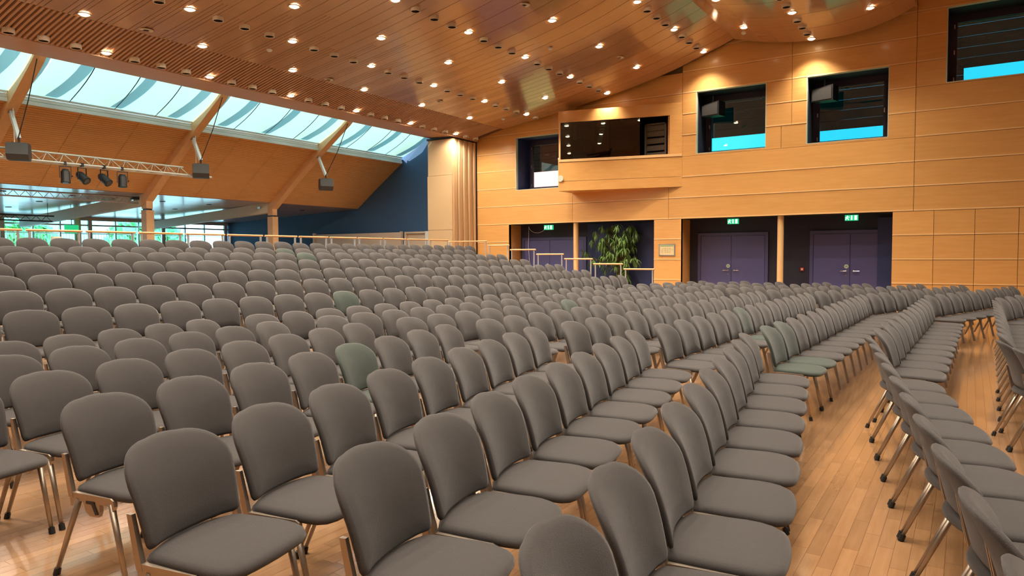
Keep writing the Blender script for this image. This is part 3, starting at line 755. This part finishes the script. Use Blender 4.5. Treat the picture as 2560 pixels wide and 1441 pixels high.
# exit signs near the glazing
for x, y, z, lab in ((-27.6, 12.7, 2.72, 'far green exit sign left of the second timber column'), (-27.6, 9.9, 2.72, 'far green exit sign at the left picture edge')):
    e = thing('hanging_exit_sign', lab, 'sign', (x, y, z))
    part('sign_box', MB().box(-.02, .02, -.24, .24, -.3, 0), M_GREEN, e); part('hanger', MB().box(-.01, .01, -.01, .01, 0, acz(x)-z), M_BLACK, e)
# foyer posts
for i, (x, y) in enumerate(((-27.9, 10.35), (-27.9, 13.05), (-17.9, 7.9))):
    zt = acz(x)-.01 if i < 2 else 2.02
    tag(part('foyer_post', MB().tube((x, y, 0), (x, y, zt), .11, n=16), M_PALEWOOD), ['slim pale round post by the far exit sign at left', 'slim pale round post beside the far green exit sign', 'short round post behind the rear handrail'][i], 'post')
# beige screens against the navy wall
bs = thing('beige_screen', 'row of beige wall panels along the foot of the navy wall', 'wall panel', (0, 0, 0))
for a, b in ((-23.2, -21.6), (-21.59, -20.0), (-19.99, -18.36)): part('screen_panel', MB().box(a, b, 20.24, 20.3, 0, 2.44), M_BEIGE, bs)
part('end_post', MB().box(-23.28, -23.2, 20.2, 20.32, 0, 2.5).box(-18.36, -18.3, 20.2, 20.32, 0, 2.47), M_BEIGE, bs)
dd = struct('door_4', 'beige door in the navy wall left of the folding partition', 'door')
part('door_frame', MB().box(-18.22, -18.14, 20.3, 20.48, 0, 2.45).box(-17.2, -17.12, 20.3, 20.48, 0, 2.45).box(-18.14, -17.2, 20.3, 20.48, 2.38, 2.45), M_BEIGE, dd)
part('door_leaf', MB().box(-18.13, -17.21, 20.4, 20.46, 0, 2.37), M_BEIGE, dd)
tag(part('bright_gap_board', MB().box(-17.1, -16.72, 20.2, 20.3, 0, 2.45), M_WHITE), 'narrow white board standing in for light through a gap beside the folding partition', 'panel')  # white board added in place of light showing through a narrow gap

# ------------------------------------------------------------ folding partition stack
fp = thing('folding_partition', 'stacked folding partition of pale veneer panels at the wall corner', 'partition', (0, 0, 0))
XP, YP = -14.9, 19.04
part('end_panel', MB().box(-15.98, XP, YP, YP+.05, 0, 2.42), M_PARTEND, fp)
part('end_panel', MB().box(-15.98, XP, YP, YP+.05, 2.43, 4.30), M_PARTEND, fp)
part('end_panel', MB().box(-15.96, XP, YP+.01, YP+.05, 4.31, 5.53), M_PARTEND, fp)
for i in range(9):
    y0 = YP+.06+i*.148
    lf = part('partition_leaf', MB().box(XP-1.05, XP+(.0 if i % 2 else .03), y0, y0+.095, 0.02, 5.54), M_PARTEND, fp)
    part('leaf_seal', MB().box(XP-1.0, XP-.02, y0+.098, y0+.143, .02, 5.5), M_PARTEDGE, lf)
part('top_track', MB().box(-15.99, XP+.03, YP-.02, 20.4, 5.54, 5.60), M_BLACK, fp)
tag(part('gap_shade', MB().box(-15.2, -14.93, 20.40, 20.49, 0, 5.8), M_DARK), 'black box painting the shade in the gap between folding partition and maple wall', 'slot')  # solid black box paints the darkness of the open gap

# ------------------------------------------------------------ other walls (behind and beside the camera)
struct('wall_right', 'dark wall at the stage side', 'wall', MB().box(9.1, 9.3, -6, 20.8, 0, 9.6), M_NAVY)
struct('wall_front', 'maple wall behind the camera', 'wall', MB().box(-30, 9.3, -6.2, -6, 0, 9.6), M_SLAT)

# ------------------------------------------------------------ raised seating platform
TX = [-7.879, -8.832, -9.783, -10.746, -11.722, -12.687, -13.535]
TZ = [.16 + .1445*k for k in range(7)]
TS = [(3.175, 28), (3.436, 27), (4.176, 26), (4.423, 25), (4.678, 25), (4.917, 24), (5.544, 25)]
TOFF = [.022, .038, .04, .05, .045, .008, .022]      # the near half of each tier stands a little higher
TSPLIT = [9.2, 10.5, 11.2, 12.55, 12.75, 10.1, 11.0]
fe = [x+.60 for x in TX] + [-14.55]
pf = thing('seating_platform', 'stepped platform of seven tiers carrying the raised chair rows', 'platform', (0, 0, 0))
for k in range(7):
    for ya, yb, dz in ((0.4, TSPLIT[k], TOFF[k]), (TSPLIT[k]+.01, 18.42, 0)):
        st = part('platform_step', MB().box(fe[k+1], fe[k], ya, yb, 0, TZ[k]+dz-.02), M_TIERSIDE, pf)
        part('step_top', MB().box(fe[k+1], fe[k]+.01, ya, yb, TZ[k]+dz-.02, TZ[k]+dz), M_TIER, st)

# end rails stepping down
tops = [1.135, 1.275, 1.41, 1.55, 1.695, 1.84, 1.98]
for k in range(7):
    xa, xb = fe[k+1]+.035, fe[k]-.055
    r = thing('end_rail', 'short beech-topped guard rail at the end of the %s tier' % ('%s raised' % ORD[k]), 'railing', (0, 18.36, 0), 0, 'stepped guard rails')
    zt = TZ[k]+.965
    part('handrail', MB().tube((xa-.03, 0, zt), (xb+.03, 0, zt), .024, n=10), M_RAILWOOD, r)
    for xx in (xa+.03, xb-.03): part('rail_post', MB().tube((xx, 0, TZ[k]), (xx, 0, zt-.02), .019, n=8), M_RAILMETAL, r)
    part('lower_rail', MB().tube((xa+.03, 0, TZ[k]+.18), (xb-.03, 0, TZ[k]+.18), .014, n=6), M_RAILMETAL, r)
# rear rails
ys = [2.9, 4.0, 5.05, 5.84, 6.82, 6.92, 7.84, 7.93, 8.86]
y = 4.82; i = 0
while y < 18.2:
    L_ = 1.02 if i != 99 else .6
    r = thing('rear_rail', 'beech-topped guard rail behind the highest chair row, %s from the left' % ORD[i], 'railing', (-14.42, y, 0), 0, 'guard rails behind the highest row')
    zt = 2.035
    part('handrail', MB().tube((0, .0, zt), (0, .97, zt), .024, n=10), M_RAILWOOD, r)
    for yy in (.06, .91):
        part('rail_post', MB().tube((0, yy, TZ[6]), (0, yy, zt-.02), .024, n=8), M_RAILMETAL, r)
    part('lower_rail', MB().tube((0, .06, TZ[6]+.2), (0, .91, TZ[6]+.2), .014, n=6), M_RAILMETAL, r)
    y += 1.035; i += 1

# ------------------------------------------------------------ lighting trusses and spotlights
def ladder(mb, p, q, h, n, r):
    p, q = Vector(p), Vector(q); up = Vector((0, 0, h))
    for i in range(n):
        a = p + (q-p)*(i/n); b = p + (q-p)*((i+.5)/n); c = p + (q-p)*((i+1)/n)
        mb.tube(a, b+up, r, n=5); mb.tube(b+up, c, r, n=5)
t1 = thing('lighting_truss', 'long pale aluminium lighting truss hanging below the skylight', 'truss', (0, 0, 0))
A, B_, C_ = (-18.3, 2.5, 3.79), (-18.3, 12.25, 3.81), None
part('front_chord', MB().tube((-18.2, 2.5, 3.775), (-18.2, 12.15, 3.80), .027, n=8), M_ALU, t1)
part('rear_chord', MB().tube((-18.55, 2.5, 3.80), (-18.55, 12.15, 3.80), .027, n=8), M_ALU, t1)
part('upper_chord', MB().tube((-18.38, 2.5, 4.03), (-18.38, 11.4, 4.02), .025, n=8), M_ALU, t1)
mb = MB()
N_ = 24
for i in range(N_):
    y0, y1 = 2.6+i*.37, 2.6+(i+.5)*.37; y2 = 2.6+(i+1)*.37
    for xx, zz in ((-18.2, 3.785), (-18.55, 3.80)):
        mb.tube((xx, y0, zz), (-18.38, y1, 4.03), .008, n=5); mb.tube((-18.38, y1, 4.03), (xx, y2, zz), .008, n=5)
    mb.tube((-18.2, y0, 3.785), (-18.55, y1, 3.80), .008, n=5); mb.tube((-18.55, y1, 3.80), (-18.2, y2, 3.785), .008, n=5)
for i in range(N_, 26):
    y0, y1 = 2.6+i*.37, 2.6+(i+.5)*.37
    mb.tube((-18.2, y0, 3.79), (-18.55, y1, 3.80), .008, n=5)
part('bracing', mb, M_ALU, t1)
part('hanger', MB().tube((-18.38, 7.3, 4.03), (-18.38, 7.3, 4.95), .012).tube((-18.38, 11.8, 3.85), (-18.38, 11.8, 4.95), .012), M_ALU, t1)
t2 = thing('flat_truss', 'slim grey ladder truss under the low aisle ceiling ending at a timber column', 'truss', (0, 0, 0))
part('chord', MB().tube((-21.25, 3, 3.33), (-21.25, 11.72, 3.345), .024, n=6), M_TRUSSGREY, t2)
part('chord', MB().tube((-21.25, 3, 3.165), (-21.25, 11.72, 3.175), .024, n=6), M_TRUSSGREY, t2)
mb = MB(); ladder(mb, (-21.25, 3, 3.17), (-21.25, 11.7, 3.175), .16, 30, .008); part('bracing', mb, M_TRUSSGREY, t2)
part('clamp', MB().box(-21.32, -21.18, 11.5, 11.7, 3.28, 3.36), M_BLACK, t2)
t3 = thing('black_truss', 'short black ladder truss below the pale tie beam at the far left', 'truss', (0, 0, 0))
part('chord', MB().tube((-25, 5, 2.87), (-25, 10.98, 2.875), .024, n=6), M_TRUSSBLK, t3)
part('chord', MB().tube((-25, 5, 2.705), (-25, 10.93, 2.705), .024, n=6), M_TRUSSBLK, t3)
mb = MB(); ladder(mb, (-25, 5, 2.7), (-25, 10.9, 2.705), .17, 20, .008); part('bracing', mb, M_TRUSSBLK, t3)
part('hanger', MB().tube((-25, 8, 2.87), (-25, 8, acz(-25)), .008).tube((-25, 10.8, 2.87), (-25, 10.8, acz(-25)), .008), M_BLACK, t3)
for i, (y, tilt, pan) in enumerate(((8.28, 8, 0), (8.66, 52, 38), (9.18, 50, 42), (9.63, 4, 0))):
    s = thing('stage_spotlight', 'black stage spotlight clamped under the aluminium truss, %s from the left' % ORD[i], 'spotlight', (-18.2, y, 3.79), R(-20+pan), 'stage spotlights on the truss')
    part('clamp', MB().box(-.035, .035, -.03, .03, -.045, .045), M_BLACK, s)
    part('yoke', MB().box(-.01, .01, -.12, .12, -.09, -.07).box(-.012, .012, -.125, -.11, -.36, -.07).box(-.012, .012, .11, .125, -.36, -.07), M_BLACK, s)
    d = Vector((math.sin(R(tilt)), 0, -math.cos(R(tilt)))); c = Vector((0, 0, -.30))
    hb = part('lamp_body', MB().tube(c-d*.16, c-d*.10, .06, .095, n=18).tube(c-d*.10, c+d*.14, .095, .10, n=18).tube(c+d*.14, c+d*.17, .105, .105, n=18), M_BLACK, s)
    part('lens', MB().tube(c+d*.172, c+d*.176, .07, .07, n=18), M_SCREEN, hb)
    part('lock_knob', MB().tube((0, .125, -.3), (0, .15, -.3), .018), M_BLACK, s)

# ------------------------------------------------------------ chairs
def outline_back(n=40):
    pts = []
    hb, ht, zb, zt, rb = .234, .252, .462, .83, .028
    def arc(cx, cz, r, a0, a1, k):
        return [(cx+r*math.cos(a0+(a1-a0)*i/k), cz+r*math.sin(a0+(a1-a0)*i/k)) for i in range(k+1)]
    pts += [(hb*.33, zb+.001), (hb*.66, zb+.002)]
    pts += arc(hb-rb, zb+rb, rb, -PI/2, 0, 3)
    zc, rx, rz, cx, ex = .690, .178, .134, .074, 2/2.25
    for t in (.25, .5, .75): pts.append((hb+(ht-hb)*t, zb+rb+(zc-zb-rb)*t))
    for i in range(10):
        a = PI/2*i/9; pts.append((cx+rx*math.cos(a)**ex, zc+rz*math.sin(a)**ex))
    pts += [(.05, zt-.0028), (.025, zt-.0007)]
    left = [(-y, z) for y, z in pts[::-1]]
    return [(0, zb)] + pts + [(0, zt)] + left
def bx(y, z):      # centre surface of the back pad: leans back, curls at the top, wraps forward at the sides
    t = (z-.475)/.355
    return -.128 - .080*t - .065*t**3 + .75*y*y
def pad(me_name, ring, cen, depth_f, rings=((1, 0), (.975, .55), (.90, .9), (.62, 1), (.3, 1.04))):
    mb = MB(); n = len(ring)
    for side in (1, -1):
        for s_, h in (rings if side == 1 else rings[1:]):
            for (u, v) in ring: mb.v.append(depth_f(cen[0]+(u-cen[0])*s_, cen[1]+(v-cen[1])*s_, side*h))
        mb.v.append(depth_f(cen[0], cen[1], side*1.05))
    nr = len(rings)
    def idx(side, r, i):
        i %= n
        if side == 1 or r == 0: return r*n+i
        return nr*n+1+(r-1)*n+i
    for side in (1, -1):
        for r in range(nr-1):
            for i in range(n):
                q = (idx(side, r, i), idx(side, r, i+1), idx(side, r+1, i+1), idx(side, r+1, i))
                mb.f.append(q if side == 1 else q[::-1]); mb.m.append(0)
        c = nr*n if side == 1 else nr*n+1+(nr-1)*n
        for i in range(n):
            q = (idx(side, nr-1, i), idx(side, nr-1, i+1), c)
            mb.f.append(q if side == 1 else q[::-1]); mb.m.append(0)
    return mb
back_ring = outline_back()
def back_depth(y, z, h):
    return (bx(y, z) + (.021 if h > 0 else .019)*h, y, z)
def seat_outline():
    pts = []
    # x forward, y sideways; rear edge narrower and bulging back
    for i in range(9):      # rear, from left to right corner
        t = -1+2*i/8; pts.append((-.162+.050*t*t, .198*t))
    side = [(-.104, .220), (-.075, .231), (-.01, .237), (.06, .241), (.14, .245), (.20, .244), (.248, .231), (.28, .203), (.298, .155)]
    pts += side
    for t in (.66, .33, 0, -.33, -.66): pts.append((.309-.010*t*t, .155*t))
    pts += [(x, -y) for x, y in side[::-1]]
    return pts
def seat_depth(x, y, h):
    z = .424 - .10*max(0, x-.12)**1.5*2 + .006*math.cos(y*6)
    up = .030 if h > 0 else .022
    dish = -.010*math.exp(-((x+.0)**2+y*y)/.02) if h > .9 else 0
    return (x, y, z + up*h + dish)
mats_f = {0: M_FAB, 1: M_FABG}
BACKM, SEATM = {}, {}
for g in (0, 1):
    BACKM[g] = pad('b', back_ring, (0, .66), back_depth).mesh('backrest', mats_f[g], True, True)
    SEATM[g] = pad('s', seat_outline(), (.07, 0), seat_depth).mesh('seat', mats_f[g], True, True)
BACKL = {}; SEATL = {}
def lite(ring, cen, fn, g, nm): return pad(nm, ring[::2], cen, fn, ((1, 0), (.93, .85), (.5, 1))).mesh(nm, mats_f[g], True, True)
for g in (0, 1): BACKL[g] = lite(back_ring, (0, .66), back_depth, g, 'backrest'); SEATL[g] = lite(seat_outline(), (.07, 0), seat_depth, g, 'seat')
def legmesh(x0, z0, x1, n=8):
    p, q = Vector((x0, 0, z0)), Vector((x1, 0, .03))
    return MB().tube(p, q, .0165, .0115, n=n, sx=.8)
LEG_F = legmesh(.15, .395, .232).mesh('leg', M_LEG, True); LEG_R = legmesh(-.06, .395, -.225).mesh('leg', M_LEG, True)
LEG_FL = legmesh(.15, .395, .232, 4).mesh('leg', M_LEG); LEG_RL = legmesh(-.06, .395, -.225, 4).mesh('leg', M_LEG)
FOOT_F = MB().tube((.231, 0, .034), (.238, 0, 0), .0155, .0165, n=8).mesh('foot', M_RUBBER); FOOT_R = MB().tube((-.224, 0, .034), (-.236, 0, 0), .0155, .0165, n=8).mesh('foot', M_RUBBER)
BRACK = MB().prism([(-.115, .425), (-.105, .36), (-.07, .362), (-.045, .39), (-.02, .385), (-.01, .345), (.02, .325), (.075, .325), (.085, .35), (.085, .385), (.14, .385), (.165, .36), (.178, .385), (.172, .412), (.155, .422)], 'y', -.010, .010).mesh('side_bracket', M_LEG, False, True)
HOOK = MB().box(0, .055, -.014, .014, .382, .394).prism([(.035, .382), (.055, .382), (.078, .338), (.060, .334)], 'y', -.014, .014).mesh('coupling_hook', M_BLACK, False, True)
POST = MB().hexa([(-.118, -.011, .40), (-.088, -.011, .40), (-.088, .011, .40), (-.118, .011, .40), (-.160, -.009, .60), (-.136, -.009, .60), (-.136, .009, .60), (-.160, .009, .60)]).mesh('back_post', M_LEG, False, True)
CROSS = MB().tube((-.07, -.22, .40), (-.07, .22, .40), .010, n=6).tube((.13, -.22, .395), (.13, .22, .395), .010, n=6).mesh('seat_support', M_LEG)
BMOUNT = MB().box(-.155, -.135, -.20, .20, .465, .485).mesh('back_mount', M_LEG)
def build_chair(level, g, loc, rz, label, group):
    t = thing('stacking_chair', label, 'chair', loc, rz, group)
    if level == 0:
        link('seat', SEATM[g], t); link('backrest', BACKM[g], t)
        for sy in (-1, 1):
            for lm, fm in ((LEG_F, FOOT_F), (LEG_R, FOOT_R)):
                l_ = link('leg', lm, t, (0, .243*sy, 0)); link('foot', fm, l_)
            b = link('side_bracket', BRACK, t, (0, .243*sy, 0)); link('coupling_hook', HOOK, b)
            link('back_post', POST, t, (0, .243*sy, 0))
        link('seat_support', CROSS, t)
    else:
        link('seat', SEATL[g], t); link('backrest', BACKL[g], t)
        for sy in (-1, 1):
            link('leg', LEG_FL, t, (0, .238*sy, 0)); link('leg', LEG_RL, t, (0, .238*sy, 0)); link('back_post', POST, t, (0, .243*sy, 0))
    return t
# segments: start of back-top centre, angle (deg from +Y towards -X), count, spacing, label text, z
CH = []
XO = -.268           # local x of the back top
def seg(x, y, ang, n, sp, text, z=0, pre=0, green=(), tier=None):
    d = (-math.sin(R(ang)), math.cos(R(ang))); fx, fy = math.cos(R(ang)), math.sin(R(ang))
    c = 0
    for i in range(-pre, n):
        px, py = x+d[0]*sp*i, y+d[1]*sp*i
        if tier is not None: z = TZ[tier] + (TOFF[tier] if py+.26 < TSPLIT[tier]+.1 else 0)
        p = project((px, py, z+.6))
        if not p or p[0] < -250 or p[0] > 2800 or p[1] > 2000: continue
        top = project((px, py, z+.83)); nose = project((px+.55*fx, py+.55*fy, z+.4))
        if top and nose and (max(top[0], nose[0]) < -70 or min(top[0], nose[0]) > 2640 or top[1] > 1470): continue
        c += 1
        CH.append(dict(o=(px-XO*fx, py-XO*fy, z), a=R(ang), d=p[2], t=text, c=c, g=1 if i in green else 0, i=i))
sec = 'grey padded chair, %s from the near end, '
# floor rows, numbered from the right side of the picture
seg(-.722, 6.562, 9.8, 10, -.53, 'near section of second floor row from right')
seg(.20, 6.82, 9.8, 3, -.53, 'near section of rightmost floor row')
seg(.215, 7.45, -.8, 11, .521, 'middle section of rightmost floor row')
seg(.36, 13.45, -16.3, 9, .515, 'far section of rightmost floor row')
seg(-.73, 7.308, -1.07, 11, .5306, 'middle section of second floor row from right')
seg(-.614, 13.672, -16.3, 10, .521, 'far section of second floor row from right')
A_ = [(-.925, 1.548, 9.2, 10, .5375), (-1.878, 1.844, 10.5, 9, .5332), (-2.698, 1.574, 12.2, 9, .5423), (-3.742, 1.826, 11.6, 8, .5484), (-4.785, 2.019, 11.3, 7, .5438), (-5.839, 2.19, 11.1, 6, .5489), (-6.799, 2.575, 13, 5, .534)]
B_ = [(-1.693, 7.067, -.98, 13, .5257), (-2.643, 6.748, -1.08, 14, .5237), (-3.573, 6.519, -1.2, 15, .5178), (-4.513, 6.304, -1.35, 16, .5191), (-5.417, 6.03, -.94, 17, .524), (-6.367, 5.724, -1.11, 18, .5278), (-7.295, 5.44, -.65, 19, .535)]
C_ = [(-1.495, 13.836, -16.2, 10, .521), (-2.405, 14.2, -17.2, 10, .521), (-3.324, 14.415, -17.1, 9, .521), (-4.232, 14.8, -16.8, 9, .521), (-5.167, 15.04, -17.2, 8, .521), (-6.043, 15.235, -16.5, 8, .521), (-6.842, 15.418, -15.2, 7, .521)]
pre = [0, 0, 0, 0, 1, 1, 1]
GA = [(), (), (), (4,), (), (), ()]; GB = [(0, 1), (5,), (), (), (7,), (), ()]
for k in range(7):
    rn = ORD[k+2]
    seg(A_[k][0], A_[k][1]-.03, *A_[k][2:], 'near section of %s floor row from right' % rn, pre=pre[k], green=GA[k])
    seg(*B_[k], 'middle section of %s floor row from right' % rn, green=GB[k])
    seg(*C_[k], 'far section of %s floor row from right' % rn)
GT = [(8,), (), (), (), (10,), (10,), ()]
for k in range(7):
    seg(TX[k], TS[k][0], 0, TS[k][1], .5225, '%s raised tier from the front' % ORD[k], pre=2, green=GT[k], tier=k)
CH.sort(key=lambda c: c['d'])
near, rest_ch = CH[:300], CH[300:]
for c in near:
    lab = (sec % ORD[c['c']-1]) + c['t']
    if c['g']: lab = lab.replace('grey padded', 'greenish padded')
    build_chair(0 if c['d'] < 7.5 else 1, c['g'], c['o'], c['a'], lab, 'rows of padded stacking chairs')
# the remaining, smallest chairs as one object
tmpl = [(BACKL[0], 0, (0, 0, 0)), (SEATL[0], 0, (0, 0, 0))] + [(m_, 1, (0, .238*s_, 0)) for s_ in (-1, 1) for m_ in (LEG_FL, LEG_RL)] + [(POST, 1, (0, .243*s_, 0)) for s_ in (-1, 1)]
geo = []
for me, mi, off in tmpl:
    geo.append(([tuple(v.co + Vector(off)) for v in me.vertices], [tuple(p.vertices) for p in me.polygons], mi))
mb = MB(); smooth = []
for c in rest_ch:
    ca, sa = math.cos(c['a']), math.sin(c['a']); ox, oy, oz = c['o']
    for vs, fs, mi in geo:
        k = len(mb.v)
        mb.v += [(ox+x*ca-y*sa, oy+x*sa+y*ca, oz+z) for x, y, z in vs]
        mb.f += [tuple(k+i for i in f) for f in fs]
        mb.m += [(2 if (c['g'] and mi == 0) else mi)]*len(fs); smooth += [mi == 0]*len(fs)
me = mb.mesh('distant_chairs', [M_FAB, M_LEG, M_FABG]); me.polygons.foreach_set('use_smooth', smooth)
dc = link('distant_chairs', me); tag(dc, 'the farthest small grey chairs at the rear ends of all rows', 'chairs', kind='stuff')

# ------------------------------------------------------------ tall pot plant
pt = thing('potted_plant', 'tall bushy potted plant with drooping narrow leaves before the blue alcove', 'plant', (-9.55, 20.95, 0))
part('pot', MB().lathe((0, 0, 0), [(.17, 0), (.24, .42), (.255, .45), (.235, .45), (.22, .40), (.0005, .38)], 24), M_POT, pt, True)
stems = MB(); tips = []
for k in range(6):
    a = k*2.4+.3; x0, y0 = .04*math.cos(a), .04*math.sin(a)
    pts = [(x0, y0, .38), (x0*2, y0*2, 1.1), (.05*math.cos(a)+.05, .05*math.sin(a), 1.5)]
    stems.path([Vector(p) for p in pts], .016, 6)
    for j in range(15):
        b = rnd.random()*2*PI; z0 = .95+rnd.random()*1.05; rr = .35+rnd.random()*.6
        tip = Vector((math.cos(b)*rr*(1.05 if math.cos(b) < 0 else .72), math.sin(b)*rr*.36-.08, min(2.44, z0+.12+rnd.random()*.55)))
        if tip.z < 1.0: tip.x *= .6
        stems.path([Vector((.04, 0, z0*.85)), Vector((tip.x*.5, tip.y*.5, (z0+tip.z)/2+.05)), tip], .007, 4); tips.append(tip)
for k in range(22):
    tips.append(Vector((-.15+rnd.random()*.5, -.12+rnd.random()*.2, .6+rnd.random()*.8)))
for zz, xx in ((1.66, -1.28), (1.6, -1.15), (1.3, -1.0)): tips.append(Vector((xx, -.05, zz)))
part('stems', stems, M_TRUNK, pt)
lf = MB(); lf.v = [(0, 0, 0), (.06, .019, .012), (.14, .015, -.01), (.21, 0, -.06), (.14, -.015, -.01), (.06, -.019, .012)]; lf.f = [(0, 1, 5), (1, 2, 4, 5), (2, 3, 4)]; lf.m = [0, 0, 0]
leafm = lf.mesh('leaf', M_LEAF); leafy = lf.mesh('leaf', M_LEAFY)
pl_ = []
for ti, tp in enumerate(tips):
    for j in range(13):
        a = rnd.random()*2*PI; dr = -.3-.9*rnd.random()
        pl_.append((tp + Vector((rnd.gauss(0, .02), rnd.gauss(0, .015), rnd.gauss(0, .04))), a, -dr, .85+.4*rnd.random(), ti >= len(tips)-3 and rnd.random() < .4))
pl_.sort(key=lambda q: q[0].y)
fol = MB()
for i, (p, a, tl, s_, yel) in enumerate(pl_):
    Mx = Matrix.Translation(p) @ Matrix.Rotation(a, 4, 'Z') @ Matrix.Rotation(tl, 4, 'Y') @ Matrix.Scale(s_, 4)
    if i < 290:
        o = link('leaf', leafy if yel else leafm, pt); o.matrix_local = Mx
    else:
        k = len(fol.v); fol.v += [tuple(Mx @ Vector(v)) for v in lf.v]; fol.f += [tuple(k+i_ for i_ in f) for f in lf.f]; fol.m += [0]*3
part('foliage', fol, M_LEAF, pt, recalc=False)['kind'] = 'stuff'
print('chairs', len(CH), 'slats', ns, 'boards', len(slots), 'leaves', len(pl_))
